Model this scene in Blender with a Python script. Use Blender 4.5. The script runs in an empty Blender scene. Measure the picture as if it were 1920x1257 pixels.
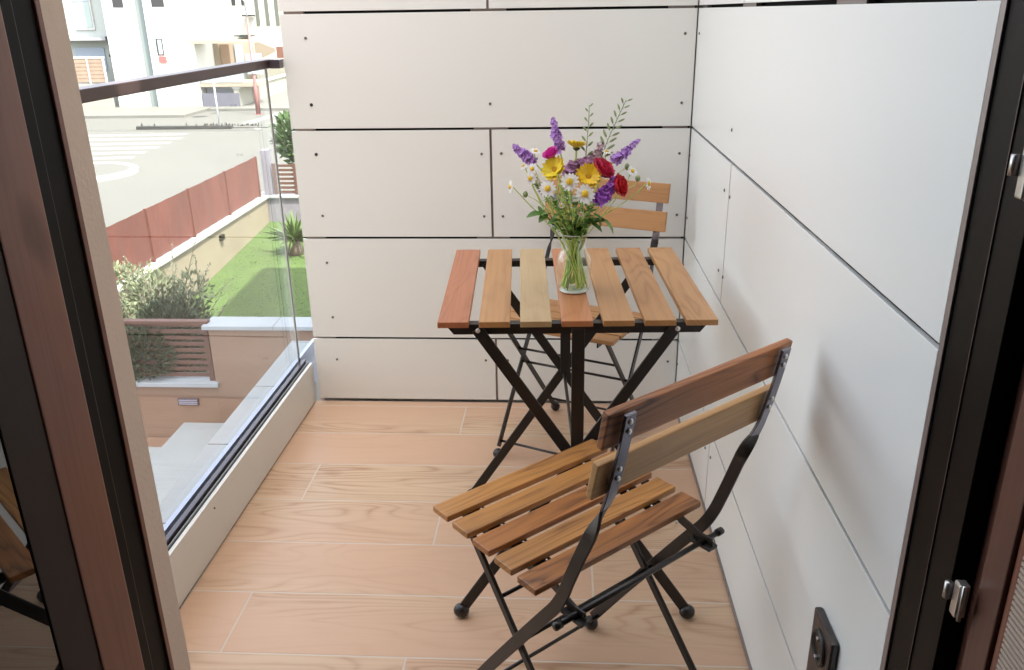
import bpy, bmesh, math, random
from mathutils import Vector, Matrix, Euler
R = math.radians
PI = math.pi
random.seed(7)
SC = bpy.context.scene
COL = SC.collection

# ------------------------------------------------------------------ camera
CAM_LOC = Vector((-0.3965, -2.6281, 1.2655))
YAW, PITCH, ROLL = -0.0606, 0.3677, -0.0154
FPX = 1571.3
cyw, syw = math.cos(YAW), math.sin(YAW)
cf = Vector((syw*math.cos(PITCH), cyw*math.cos(PITCH), -math.sin(PITCH)))
cr = Vector((cyw, -syw, 0)); cu = cr.cross(cf)
cr2 = cr*math.cos(ROLL) + cu*math.sin(ROLL); cu2 = cr2.cross(cf)
cam = bpy.data.cameras.new('camera'); camo = bpy.data.objects.new('camera', cam); COL.objects.link(camo)
m = Matrix((cr2, cu2, -cf)).transposed().to_4x4(); m.translation = CAM_LOC
camo.matrix_world = m
cam.sensor_width = 36; cam.lens = 36*FPX/1920; cam.clip_start = 0.02; cam.clip_end = 500
SC.camera = camo

# ------------------------------------------------------------------ sky, sun, exposure
SUN_EL = R(60); SHX, SHY = -0.8, 0.6          # shadows run this way on the ground
W = bpy.data.worlds.new('World'); SC.world = W; W.use_nodes = True
wn = W.node_tree.nodes; wl = W.node_tree.links; wn.clear()
wo = wn.new('ShaderNodeOutputWorld'); wb = wn.new('ShaderNodeBackground'); ws = wn.new('ShaderNodeTexSky')
ws.sky_type = 'NISHITA'; ws.sun_disc = False; ws.sun_elevation = SUN_EL
ws.sun_rotation = math.atan2(-SHX, -SHY)
ws.air_density = 1.0; ws.dust_density = 2.5; ws.ozone_density = 1.0
wb.inputs[1].default_value = 0.15
wh = wn.new('ShaderNodeHueSaturation'); wh.inputs['Saturation'].default_value = .4
wl.new(ws.outputs[0], wh.inputs['Color']); wl.new(wh.outputs[0], wb.inputs[0]); wl.new(wb.outputs[0], wo.inputs[0])
sd = bpy.data.lights.new('sun', 'SUN'); so = bpy.data.objects.new('sun', sd); COL.objects.link(so)
sd.energy = 2.0; sd.angle = R(0.5); sd.color = (1.0, 0.95, 0.86)
sv = Vector((SHX*math.cos(SUN_EL), SHY*math.cos(SUN_EL), -math.sin(SUN_EL)))
so.rotation_euler = sv.to_track_quat('-Z', 'Y').to_euler()
so.location = (10, -20, 30)
SC.view_settings.view_transform = 'Standard'; SC.view_settings.look = 'None'
SC.view_settings.gamma = 1; SC.view_settings.exposure = 2.65

# ------------------------------------------------------------------ helpers
def ray(px, py):
    return cf + cr2*((px-960)/FPX) - cu2*((py-628.5)/FPX)
def hit(px, py, axis, val):                      # where a sight line meets a wall, a floor or the ground
    d = ray(px, py); t = (val-CAM_LOC[axis])/d[axis]; return CAM_LOC + d*t

def srgb(r, g, b):
    f = lambda c: (c/255)/12.92 if c/255 <= .04045 else ((c/255+.055)/1.055)**2.4
    return (f(r), f(g), f(b), 1)

MATS = {}
def new_mat(name):
    mt = bpy.data.materials.new(name); mt.use_nodes = True
    nt = mt.node_tree; nt.nodes.clear()
    out = nt.nodes.new('ShaderNodeOutputMaterial'); b = nt.nodes.new('ShaderNodeBsdfPrincipled')
    nt.links.new(b.outputs[0], out.inputs[0]); MATS[name] = mt
    return mt, nt, b, out

def plain(name, col, rough=.6, metal=0, spec=.5, var=0., vscale=6, bump=0., bscale=60, coat=0, stretch=(1,1,1), var2=None, det=5, r0=.3, r1=.7):
    mt, nt, b, out = new_mat(name)
    b.inputs['Roughness'].default_value = rough; b.inputs['Metallic'].default_value = metal
    b.inputs['Specular IOR Level'].default_value = spec; b.inputs['Coat Weight'].default_value = coat
    col = tuple(col)[:3] + (1,)
    b.inputs['Base Color'].default_value = col
    tc = nt.nodes.new('ShaderNodeTexCoord'); mp = nt.nodes.new('ShaderNodeMapping'); mp.inputs['Scale'].default_value = stretch
    nt.links.new(tc.outputs['Object'], mp.inputs[0])
    if var:
        n = nt.nodes.new('ShaderNodeTexNoise'); n.inputs['Scale'].default_value = vscale; n.inputs['Detail'].default_value = det
        nt.links.new(mp.outputs[0], n.inputs[0])
        mx = nt.nodes.new('ShaderNodeMix'); mx.data_type = 'RGBA'
        lo = tuple(c*(1-var) for c in col[:3]) + (1,); hi = tuple(min(1, c*(1+var)) for c in col[:3]) + (1,)
        if var2: hi = tuple(var2)[:3]+(1,); lo = col
        mx.inputs[6].default_value = lo; mx.inputs[7].default_value = hi
        rp = nt.nodes.new('ShaderNodeMapRange'); rp.inputs[1].default_value = r0; rp.inputs[2].default_value = r1
        nt.links.new(n.outputs[0], rp.inputs[0]); nt.links.new(rp.outputs[0], mx.inputs[0]); nt.links.new(mx.outputs[2], b.inputs['Base Color'])
        r2 = nt.nodes.new('ShaderNodeMapRange'); r2.inputs[3].default_value = max(.03, rough-(.08 if det > 2 else .03)); r2.inputs[4].default_value = min(1, rough+(.08 if det > 2 else .03))
        nt.links.new(n.outputs[0], r2.inputs[0]); nt.links.new(r2.outputs[0], b.inputs['Roughness'])
    if bump:
        n2 = nt.nodes.new('ShaderNodeTexNoise'); n2.inputs['Scale'].default_value = bscale; n2.inputs['Detail'].default_value = 6
        nt.links.new(mp.outputs[0], n2.inputs[0])
        bp = nt.nodes.new('ShaderNodeBump'); bp.inputs['Strength'].default_value = bump; bp.inputs['Distance'].default_value = .01
        nt.links.new(n2.outputs[0], bp.inputs['Height']); nt.links.new(bp.outputs[0], b.inputs['Normal'])
    return mt

def wood(name, light, dark, rough=.4, fine=1.0, contrast=1.0, coat=.0, rings=9.0, ringw=.5, knots=0.25, randobj=True, red=None, u0=0.0):
    """grain runs along UV.x (metres)"""
    mt, nt, b, out = new_mat(name); N = nt.nodes.new; L = nt.links.new
    uv = N('ShaderNodeTexCoord'); oi = N('ShaderNodeObjectInfo')
    sc = N('ShaderNodeVectorMath'); sc.operation = 'SCALE'; sc.inputs[0].default_value = (37.1, 11.7, 5.3)
    L(oi.outputs['Random'], sc.inputs['Scale'])
    ad = N('ShaderNodeVectorMath'); ad.operation = 'ADD'; L(uv.outputs['UV'], ad.inputs[0])
    if randobj: L(sc.outputs[0], ad.inputs[1])
    else: ad.inputs[1].default_value = (u0, 0, 0)
    def noise(scale3, detail=4, s=1.0, dist=0.):
        mp = N('ShaderNodeMapping'); mp.inputs['Scale'].default_value = scale3; L(ad.outputs[0], mp.inputs[0])
        n = N('ShaderNodeTexNoise'); n.inputs['Scale'].default_value = s; n.inputs['Detail'].default_value = detail; n.inputs['Distortion'].default_value = dist
        L(mp.outputs[0], n.inputs[0]); return n
    def math_(op, a, bb=None, c=None):
        n = N('ShaderNodeMath'); n.operation = op
        for i, x in enumerate((a, bb, c)):
            if x is None: continue
            if isinstance(x, (int, float)): n.inputs[i].default_value = x
            else: L(x, n.inputs[i])
        return n.outputs[0]
    def rng(a, i0, i1, o0, o1):
        n = N('ShaderNodeMapRange'); n.inputs[1].default_value = i0; n.inputs[2].default_value = i1; n.inputs[3].default_value = o0; n.inputs[4].default_value = o1
        L(a, n.inputs[0]); return n.outputs[0]
    low = noise((.85*fine, 5.2*fine, 1), 2.5, 1.0, .25)                 # contours of this read as cathedral grain
    sn = math_('ABSOLUTE', math_('SINE', math_('MULTIPLY', low.outputs[0], rings*PI)))
    ring = math_('POWER', math_('SUBTRACT', 1.0, sn), 1.6)
    fade = noise((1.7*fine, 7*fine, 1), 2)
    ring = math_('MULTIPLY', ring, rng(fade.outputs[0], .35, .62, .15, 1.0))
    wv = noise((2.5*fine, 150*fine, 1), 5)
    pore = rng(wv.outputs[0], .45, .75, 0, 1)
    broad = noise((.9*fine, 9*fine, 1), 3)
    br = rng(broad.outputs[0], .3, .7, 0, 1)
    kn = noise((5*fine, 9*fine, 1), 1.5)
    knot = rng(kn.outputs[0], .72, .80, 0, 1)
    f = math_('ADD', math_('MULTIPLY', ring, ringw*contrast), math_('MULTIPLY', pore, .35*contrast))
    f = math_('ADD', f, math_('MULTIPLY', br, .55*contrast))
    f = math_('ADD', f, math_('MULTIPLY', knot, knots*3))
    f = rng(f, 0, 1.15, 0, 1)
    mx = N('ShaderNodeMix'); mx.data_type = 'RGBA'; mx.inputs[6].default_value = tuple(light)[:3]+(1,); mx.inputs[7].default_value = tuple(dark)[:3]+(1,)
    L(f, mx.inputs[0])
    last = mx.outputs[2]
    if red is not None:
        hue = noise((.7*fine, 2.3*fine, 1), 1); mx2 = N('ShaderNodeMix'); mx2.data_type = 'RGBA'
        mx2.inputs[7].default_value = tuple(red)[:3]+(1,)
        L(rng(hue.outputs[0], .38, .6, 0, .9), mx2.inputs[0]); L(last, mx2.inputs[6]); last = mx2.outputs[2]
    L(last, b.inputs['Base Color'])
    L(rng(f, 0, 1, rough, rough+.15), b.inputs['Roughness'])
    b.inputs['Coat Weight'].default_value = coat; b.inputs['Coat Roughness'].default_value = .25
    bp = N('ShaderNodeBump'); bp.inputs['Strength'].default_value = .12; bp.inputs['Distance'].default_value = .002; L(f, bp.inputs['Height']); L(bp.outputs[0], b.inputs['Normal'])
    return mt

def thin_glass(name, tint=(.96, .98, .97), ior=1.5, rough=0.0, boost=1.0):
    mt = bpy.data.materials.new(name); mt.use_nodes = True; nt = mt.node_tree; nt.nodes.clear(); N = nt.nodes.new; L = nt.links.new
    out = N('ShaderNodeOutputMaterial'); tr = N('ShaderNodeBsdfTransparent'); gl = N('ShaderNodeBsdfGlossy'); mx = N('ShaderNodeMixShader'); ge = N('ShaderNodeNewGeometry')
    tr.inputs[0].default_value = tint+(1,); gl.inputs['Roughness'].default_value = rough; gl.inputs['Color'].default_value = (1, 1, 1, 1)
    def mth(op, a, b=None):
        n = N('ShaderNodeMath'); n.operation = op
        for i, x in enumerate((a, b)):
            if x is None: continue
            if isinstance(x, (int, float)): n.inputs[i].default_value = x
            else: L(x, n.inputs[i])
        return n.outputs[0]
    dt = N('ShaderNodeVectorMath'); dt.operation = 'DOT_PRODUCT'; L(ge.outputs['Incoming'], dt.inputs[0]); L(ge.outputs['Normal'], dt.inputs[1])
    f0 = ((ior-1)/(ior+1))**2
    c = mth('SUBTRACT', 1.0, mth('ABSOLUTE', dt.outputs['Value'])); fr = mth('ADD', mth('MULTIPLY', mth('POWER', c, 5.0), 1-f0), f0)
    fr = mth('MINIMUM', mth('MULTIPLY', fr, boost), .9)
    L(fr, mx.inputs[0]); L(tr.outputs[0], mx.inputs[1]); L(gl.outputs[0], mx.inputs[2]); L(mx.outputs[0], out.inputs[0])
    MATS[name] = mt; return mt

# ---- mesh builder
class MB:
    def __init__(s): s.v = []; s.f = []; s.uv = []; s.mi = []; s.sm = []
    def add(s, verts, faces, uvs=None, mi=0, smooth=False):
        o = len(s.v); s.v += [Vector(x) for x in verts]
        for k, fc in enumerate(faces):
            s.f.append([o+i for i in fc]); s.mi.append(mi); s.sm.append(smooth)
            s.uv.append(uvs[k] if uvs else None)
    def box(s, lo, hi, M=None, L=0, mi=0, bev=0., uvo=None):
        """axis box lo..hi, L = grain axis; bev = chamfer"""
        lo = Vector(lo); hi = Vector(hi)
        for i in range(3):
            if lo[i] > hi[i]: lo[i], hi[i] = hi[i], lo[i]
        bm = bmesh.new(); bmesh.ops.create_cube(bm, size=1)
        c = (lo+hi)/2; d = hi-lo
        for v in bm.verts: v.co = Vector((c[i]+v.co[i]*d[i] for i in range(3)))
        if bev: bmesh.ops.bevel(bm, geom=list(bm.edges), offset=min(bev, min(d)*.45), segments=2, affect='EDGES', profile=.6)
        o = [0, 1, 2]; o.remove(L); uo = uvo or (random.uniform(0, 50), random.uniform(0, 50))
        vs = [v.co.copy() for v in bm.verts]; bm.verts.index_update()
        fs = []; us = []
        for f in bm.faces:
            fs.append([v.index for v in f.verts]); us.append([(v.co[L]+uo[0], v.co[o[0]]+v.co[o[1]]+uo[1]) for v in f.verts])
        bm.free()
        if M: vs = [M @ v for v in vs]
        s.add(vs, fs, us, mi); return s
    def loft(s, rings, closed=True, caps=True, mi=0, smooth=True):
        n = len(rings[0]); vs = [p for r in rings for p in r]; fs = []; us = []
        acc = 0
        for i in range(len(rings)-1):
            dl = (Vector(rings[i+1][0])-Vector(rings[i][0])).length
            for j in range(n if closed else n-1):
                k = (j+1) % n
                fs.append([i*n+j, i*n+k, (i+1)*n+k, (i+1)*n+j]); us.append([(acc, j*.01), (acc, j*.01+.01), (acc+dl, j*.01+.01), (acc+dl, j*.01)])
            acc += dl
        if caps and closed:
            fs.append(list(range(n))[::-1]); us.append([(0, 0)]*n)
            fs.append([(len(rings)-1)*n+j for j in range(n)]); us.append([(0, 0)]*n)
        s.add(vs, fs, us, mi, smooth); return s
    def tube(s, pts, r, n=8, mi=0):
        pts = [Vector(p) for p in pts]; rs = r if isinstance(r, (list, tuple)) else [r]*len(pts)
        rings = []; up = None
        for i, p in enumerate(pts):
            t = (pts[min(i+1, len(pts)-1)]-pts[max(i-1, 0)]).normalized()
            if up is None:
                up = Vector((0, 0, 1)) if abs(t.z) < .9 else Vector((1, 0, 0))
            a = t.cross(up).normalized(); up = a.cross(t).normalized()
            rings.append([p+(a*math.cos(q)+up*math.sin(q))*rs[i] for q in [2*PI*k/n for k in range(n)]])
        return s.loft(rings, mi=mi)
    def flat(s, pts, wd, w, t, mi=0):
        """flat bar through pts; wd = width direction per point; crisp edges"""
        pts = [Vector(p) for p in pts]; rings = []
        for i, p in enumerate(pts):
            tg = (pts[min(i+1, len(pts)-1)]-pts[max(i-1, 0)]).normalized()
            a = Vector(wd[i] if isinstance(wd, list) else wd); a = (a-tg*a.dot(tg)).normalized(); b = tg.cross(a)
            ww = w[i] if isinstance(w, (list, tuple)) else w
            c = min(t, ww)*.18; h = ww/2; q = t/2
            rings.append([p+a*x+b*y for x, y in ((h, q-c), (h-c, q), (-h+c, q), (-h, q-c), (-h, -q+c), (-h+c, -q), (h-c, -q), (h, -q+c))])
        return s.loft(rings, mi=mi, smooth=False)
    def lathe(s, prof, c=(0, 0, 0), n=32, mi=0, caps=False, M=None):
        rings = []
        for r, z in prof:
            rg = [Vector((r*math.cos(2*PI*k/n), r*math.sin(2*PI*k/n), z)) for k in range(n)]
            rg = [(M @ p if M else p)+Vector(c) for p in rg]; rings.append(rg)
        return s.loft(rings, caps=caps, mi=mi)
    def ball(s, c, r, n=10, M=None, mi=0, sq=(1, 1, 1)):
        prof = [(max(1e-5, math.sin(PI*i/(n//2+1)))*1.0, -math.cos(PI*i/(n//2+1))) for i in range(0, n//2+2)]
        prof[0] = (1e-4, -1); prof[-1] = (1e-4, 1)
        rings = []
        for a, z in prof:
            rg = [Vector((a*math.cos(2*PI*k/n)*r*sq[0], a*math.sin(2*PI*k/n)*r*sq[1], z*r*sq[2])) for k in range(n)]
            rings.append([(M @ p if M else p)+Vector(c) for p in rg])
        return s.loft(rings, mi=mi)
    def poly(s, pts, mi=0, uvs=None):
        s.add(pts, [list(range(len(pts)))], [uvs or [(Vector(p).x, Vector(p).y) for p in pts]], mi); return s
    def build(s, name, mats, parent=None, loc=None):
        me = bpy.data.meshes.new(name)
        off = Vector(loc) if loc is not None else Vector((0, 0, 0))
        me.from_pydata([tuple(v-off) for v in s.v], [], s.f)
        if not isinstance(mats, (list, tuple)): mats = [mats]
        for q in mats: me.materials.append(MATS[q] if isinstance(q, str) else q)
        uvl = me.uv_layers.new(name='UVMap')
        li = 0
        for k, fc in enumerate(s.f):
            u = s.uv[k]
            for j in range(len(fc)):
                uvl.data[li].uv = u[j] if u else (s.v[fc[j]].x+s.v[fc[j]].y, s.v[fc[j]].z); li += 1
        for k, p in enumerate(me.polygons): p.material_index = s.mi[k]; p.use_smooth = s.sm[k]
        me.update()
        o = bpy.data.objects.new(name, me); COL.objects.link(o)
        if parent is not None: o.parent = parent
        if loc is not None and parent is None: o.location = off
        return o

def thing(name, label, cat, loc=(0, 0, 0), rz=0, group=None):
    o = bpy.data.objects.new(name, None); COL.objects.link(o); o.location = loc; o.rotation_euler = (0, 0, rz)
    o.empty_display_size = .1; o['label'] = label; o['category'] = cat
    if group: o['group'] = group
    return o
def tag(o, label, cat, group=None):
    o['label'] = label; o['category'] = cat
    if group: o['group'] = group
    return o
def struct(o, kind='structure'): o['kind'] = kind; return o
def children(o): return [c for c in bpy.data.objects if c.parent == o]
def copy_tree(o, parent=None):
    c = o.copy(); COL.objects.link(c)
    if parent: c.parent = parent
    for ch in children(o): copy_tree(ch, c)
    return c
def sbox(name, lo, hi, mat, parent=None, bev=0., L=0):
    return MB().box(lo, hi, bev=bev, L=L).build(name, mat, parent)

# ------------------------------------------------------------------ materials
plain('panel', (.785, .82, .80), rough=.30, spec=.5, var=.05, var2=(.82, .81, .765), vscale=1.6, det=2, r0=0, r1=1)
plain('panel_curb', (.68, .67, .62), rough=.35, spec=.5, var=.03, vscale=3)
plain('gap', (.012, .010, .009), rough=.8)
plain('clip', (.30, .26, .25), rough=.35, metal=.6)
plain('screw', (.16, .15, .14), rough=.35, metal=.7)
plain('screw_dark', (.02, .02, .02), rough=.5)
plain('grout', (.62, .52, .42), rough=.8)
plain('stucco', (.88, .68, .54), rough=.9, bump=.1, bscale=200)
plain('stucco_pale', (.62, .60, .56), rough=.9, bump=.1, bscale=120)
plain('ceiling', (.72, .70, .66), rough=.8)
plain('iron', (.017, .013, .011), rough=.38, spec=.5, bump=.05, bscale=300)
plain('iron_sheen', (.20, .19, .23), rough=.24, metal=.75)  # sky sheen on the upper chair bars, put into a paler bluish iron
plain('rivet', (.75, .74, .73), rough=.3, metal=.9)
plain('foot', (.018, .015, .014), rough=.32)
plain('bead_dark', (.022, .012, .010), rough=.45, spec=.3)
plain('black_frame', (.0065, .005, .004), rough=.45, spec=.12)
plain('room_wall', (.28, .26, .24), rough=.9)
plain('room_floor', (.08, .05, .035), rough=.5)
plain('steel', (.55, .53, .5), rough=.32, metal=.9, var=.1, vscale=60)
plain('alu_dark', (.10, .085, .10), rough=.25, metal=.5)
plain('alu_pale', (.42, .44, .56), rough=.25, metal=.4)  # lavender tint puts the sky's reflection on the channel into the metal colour
plain('rail_brown', (.075, .045, .043), rough=.4, metal=.3, spec=.6)
plain('socket', (.030, .020, .018), rough=.32, spec=.6)
plain('socket_in', (.012, .009, .008), rough=.4)
plain('blind', (.50, .40, .32), rough=.7)
plain('coping', (.36, .38, .39), rough=.6, var=.06, vscale=4)
plain('concrete', (.50, .50, .49), rough=.85, var=.08, vscale=1.5)
wood('floor_wood', (.66, .475, .31), (.39, .215, .12), rough=.33, fine=1.0, contrast=.95, rings=24, ringw=.85, knots=.15, randobj=False, red=(.61, .385, .25))
wood('slat_brown', (0.475, 0.181, 0.044), (.075, .024, .008), rough=.36, fine=2.2, contrast=1.1, coat=.15, rings=12, ringw=0.52)
wood('slat_red', (0.525, 0.185, 0.050), (.11, .034, .012), rough=.36, fine=2.2, contrast=1., coat=.15, rings=14, ringw=0.68)
wood('slat_honey', (0.594, 0.274, 0.072), (.12, .040, .012), rough=.36, fine=2.2, contrast=1.05, coat=.15, rings=12, ringw=0.52)
wood('slat_pale', (0.630, 0.350, 0.136), (.27, .125, .045), rough=.38, fine=2.0, contrast=.8, coat=.1, rings=10, ringw=0.45)
wood('table_red', (0.468, 0.173, 0.076), (0.262, 0.086, 0.039), rough=.38, fine=1.6, contrast=.8, coat=.1, rings=14, ringw=0.60)
wood('table_tan', (0.470, 0.241, 0.089), (0.272, 0.116, 0.044), rough=.38, fine=1.6, contrast=.8, coat=.1, rings=14, ringw=0.60)
wood('table_beige', (0.496, 0.352, 0.184), (0.352, 0.216, 0.096), rough=.38, fine=1.6, contrast=.7, coat=.1, rings=10, ringw=0.45, knots=.05)
wood('table_orange', (0.493, 0.204, 0.085), (0.340, 0.111, 0.043), rough=.38, fine=1.6, contrast=.8, coat=.1, rings=12, ringw=0.60)
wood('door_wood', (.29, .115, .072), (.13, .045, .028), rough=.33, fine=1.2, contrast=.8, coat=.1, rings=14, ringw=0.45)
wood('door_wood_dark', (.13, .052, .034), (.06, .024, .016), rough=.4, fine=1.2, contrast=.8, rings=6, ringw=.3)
thin_glass('rail_glass', (.975, .99, .985), 1.5, 0, .8)
thin_glass('door_glass', (.25, .26, .25), 1.5, 0.0, 3.6)
thin_glass('vase_glass', (.95, .98, .97), 1.5, 0.0, 1.9)
thin_glass('water', (.98, 1.0, .97), 1.2, 0.0, .8)
plain('glass_edge', (.02, .022, .02), rough=.2, spec=.8)
plain('glass_edge_pale', (.55, .52, .44), rough=.3)

plain('vase_rim', (.80, .83, .82), rough=.08, spec=.8)
plain('stem', (.58, .74, .22), rough=.5, var=.2, vscale=40)
plain('stem_pale', (.24, .34, .14), rough=.5)
plain('leaf_dark', (.05, .11, .025), rough=.5, var=.3, vscale=60)
plain('leaf_shade', (.035, .055, .022), rough=.6, var=.4, vscale=15)  # shade low in the bush, put into a darker leaf green
plain('leaf_mid', (.12, .25, .045), rough=.5, var=.35, vscale=50)
plain('seed_green', (.27, .35, .16), rough=.6, var=.25, vscale=80)
plain('petal_white', (.82, .81, .78), rough=.6)
plain('centre_yellow', (.75, .50, .03), rough=.7)
plain('centre_amber', (.62, .33, .015), rough=.7)
plain('petal_yellow', (.85, .66, .03), rough=.5, var=.08, vscale=70)
plain('petal_golden', (.86, .55, .015), rough=.5, var=.1, vscale=70)
plain('petal_pink', (.80, .08, .48), rough=.5, var=.15, vscale=90)
plain('petal_crimson', (.66, .05, .12), rough=.5, var=.2, vscale=80)
plain('petal_red', (.66, .035, .05), rough=.5, var=.2, vscale=80)
plain('petal_violet', (.42, .17, .64), rough=.6, var=.3, vscale=160, var2=(.68, .46, .84))
plain('petal_violet_dark', (.11, .045, .19), rough=.6)
plain('petal_magenta_violet', (.42, .09, .68), rough=.6, var=.3, vscale=140, var2=(.68, .30, .84))
plain('petal_lilac', (.60, .34, .56), rough=.6, var=.2, vscale=120)
plain('petal_pinkish', (.62, .46, .50), rough=.6, var=.2, vscale=120)
plain('street', (.098, .095, .082), rough=.9, var=.06, vscale=.25, bump=.1, bscale=30)
plain('road_white', (.17, .168, .15), rough=.8, var=.1, vscale=3)
plain('grass', (.055, .095, .018), rough=.9, var=.18, vscale=3, bump=.2, bscale=60)
plain('kerb_white', (0.310, 0.305, 0.280), rough=.8); plain('pave_cream', (.13, .127, .108), rough=.9, var=.08, vscale=1.2)
plain('kerb_dark', (.025, .025, .022), rough=.9)
plain('wall_cream', (.24, .20, .135), rough=.9, var=.05, vscale=1.5, bump=.05)
plain('coping_white', (.42, .415, .39), rough=.7); plain('coping_cool', (.32, .34, .36), rough=.6, var=.05, vscale=3)
plain('screen_brown', (.120, .034, .021), rough=.85, var=.18, vscale=1.5, stretch=(1, 1, .6)); plain('screen_post', (.125, .038, .024), rough=.7)
plain('wall_shade', (.20, .185, .21), rough=.9, var=.05)  # purple grey holds the shade on the cross wall in its colour
plain('lattice', (.10, .045, .03), rough=.7); plain('fence_red', (.10, .040, .026), rough=.6, var=.15, vscale=5)
plain('slab_pale', (.27, .285, .28), rough=.7, var=.06, vscale=2)
plain('bark', (.14, .11, .08), rough=.9, var=.2, vscale=20)
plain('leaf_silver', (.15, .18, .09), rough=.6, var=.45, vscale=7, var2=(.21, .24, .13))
plain('leaf_bright', (.05, .095, .028), rough=.6, var=.4, vscale=3)
plain('frond', (0.096, 0.150, 0.042), rough=.5, var=.3, vscale=5)
plain('pole_grey', (.42, .45, .46), rough=.5); plain('lamp_red', (.24, .095, .085), rough=.5)
plain('house_white', (.57, .575, .51), rough=.9, var=.02, vscale=.5); plain('house_grey', (0.180, 0.210, 0.205), rough=.8)
plain('house_mint', (0.348, 0.372, 0.342), rough=.9); plain('house_green', (0.312, 0.324, 0.270), rough=.9); plain('house_sand', (0.312, 0.258, 0.192), rough=.9)
plain('house_cream', (0.290, 0.275, 0.220), rough=.9, var=.05, vscale=1); plain('win_grey', (.035, .035, .033), rough=.4); plain('win_glass', (.30, .36, .38), rough=.15)
plain('win_mint', (0.294, 0.350, 0.322), rough=.2); plain('win_blue', (0.294, 0.336, 0.392), rough=.2); plain('win_pale', (.11, .12, .10), rough=.4); plain('pane_pale', (.50, .56, .56), rough=.2)
plain('canopy_grey', (0.250, 0.250, 0.250), rough=.6); plain('alarm_red', (.55, .10, .09), rough=.5); plain('door_tan', (.15, .105, .07), rough=.6)
plain('door_brown', (.20, .10, .07), rough=.6); plain('garage_grey', (0.180, 0.204, 0.228), rough=.6); plain('garage_purple', (.10, .10, .125), rough=.6); plain('brick_red', (.16, .075, .05), rough=.8)
plain('gate_wood', (0.250, 0.180, 0.125), rough=.7, var=.12, vscale=2)
wood('tile_pink', (.26, .165, .115), (.18, .10, .066), rough=.6, fine=.35, contrast=.8, rings=5, ringw=.3, randobj=False)

# ================================================================== BALCONY SHELL
# levels of the panel joints, from the floor
ZJ = [.0095, .2365, .5866, .9318, 1.2727, 1.66, 2.05, 2.46]
GAP = .0075
def spot(px, py, axis): 
    return hit(px, py, axis, 0.0)

# ---- floor: 20 x 120 cm wood-look tiles laid along x, thirds offset
fb = MB()
rows = [-.04+.2*k - 2.0 for k in range(0, 12)]
offs = [-.715, -1.115, -.315]
fx0, fx1, fy0, fy1 = -1.262, -.001, -1.86, .0
k0 = 0
yy = -.04
ri = 0
yb = [0.16] + [-.04-.2*i for i in range(0, 11)]
for i in range(len(yb)-1):
    ya, yc = min(yb[i], fy1), max(yb[i+1], fy0)
    if ya <= yc: continue
    # row joint pattern read off the floor: rows from the far wall
    j = {0: 2, 1: 0, 2: 2, 3: 1, 4: 0, 5: 2, 6: 1, 7: 0, 8: 2, 9: 1}.get(i, i % 3)
    xs = [offs[j]+1.2*q for q in range(-2, 3)]
    for q in range(len(xs)-1):
        xa, xb_ = max(xs[q], fx0), min(xs[q+1], fx1)
        if xb_-xa < .004: continue
        g = .0023
        fb.box((xa+g, yc+g, -.01), (xb_-g, ya-g, 0.0), L=0, bev=.0008, uvo=(i*7.37+q*3.11, i*2.3+q*1.7))
fb.box((fx0, fy0, -.05), (fx1, fy1, -.0005), mi=1)
fl = fb.build('floor', ['floor_wood', 'grout']); struct(fl)

# ---- far wall (y = 0) in large screwed panels
def panel_set(root, axis, rowsplit, lo, hi, screws, prefix='cladding_panel'):
    """axis 1: wall face at y=0 spanning x lo..hi ; axis 0: face at x=0 spanning y lo..hi"""
    pans = []
    for r in range(len(ZJ)-1):
        z0 = ZJ[r] + (GAP/2 if r else 0); z1 = ZJ[r+1]-GAP/2
        cuts = [lo] + rowsplit.get(r, []) + [hi]
        for a in range(len(cuts)-1):
            s0 = cuts[a] + (GAP/2 if a else 0); s1 = cuts[a+1] - (GAP/2 if a < len(cuts)-2 else 0)
            if axis == 1: o = MB().box((s0, 0, z0), (s1, .008, z1), bev=.0008).build(prefix, 'panel', root)
            else: o = MB().box((0, s0, z0), (.008, s1, z1), bev=.0008, L=1).build(prefix, 'panel', root)
            pans.append((s0, s1, z0, z1, o))
    for px, py, big in screws:
        P = hit(px, py, axis, 0.0); s = P.x if axis == 1 else P.y
        for s0, s1, z0, z1, o in pans:
            if s0 < s < s1 and z0 < P.z < z1:
                M = Euler((R(90), 0, 0)).to_matrix() if axis == 1 else Euler((0, R(-90), 0)).to_matrix()
                c = Vector((s, -.0006, P.z)) if axis == 1 else Vector((-.0006, s, P.z))
                rr = .0052 if big else .0042
                q = MB().lathe([(rr, 0), (rr*.92, .0016), (rr*.55, .0022), (rr*.4, .0010), (1e-4, .0010)], n=12, M=M, c=c)
                q.build('screw', 'screw_dark' if big else 'screw', o)
    return pans

fw = thing('cladding_wall', 'pale grey screwed cladding wall facing the viewer behind the table', 'wall', (0, 0, 0))
panel_set(fw, 1, {0: [-.611], 2: [-.613], 4: [-.613], 6: [-.613]}, -1.236, -.003,
  [(573, 72, 0), (1285, 63, 0), (584, 197, 1), (919, 195, 0), (1278, 193, 0), (593, 290, 1), (903, 289, 0), (605, 405, 0), (908, 406, 0), (940, 288, 0),
   (943, 406, 0), (1274, 288, 0), (1269, 403, 0), (613, 493, 0), (624, 595, 0), (632, 674, 0), (911, 676, 0), (952, 676, 0), (1252, 678, 0), (1262, 497, 0), (1256, 590, 0)])
# dark void behind the joints, and the aluminium fixing strips seen through them
b = MB().box((-1.225, .028, 0), (-.002, .045, 2.46)); b.build('backing_board', 'gap', fw)
for xs in ((-1.226, -1.165), (-.665, -.560), (-.085, -.010)):
    MB().box((xs[0], .010, .012), (xs[1], .022, 2.455)).build('fixing_rail', 'clip', fw)

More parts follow.
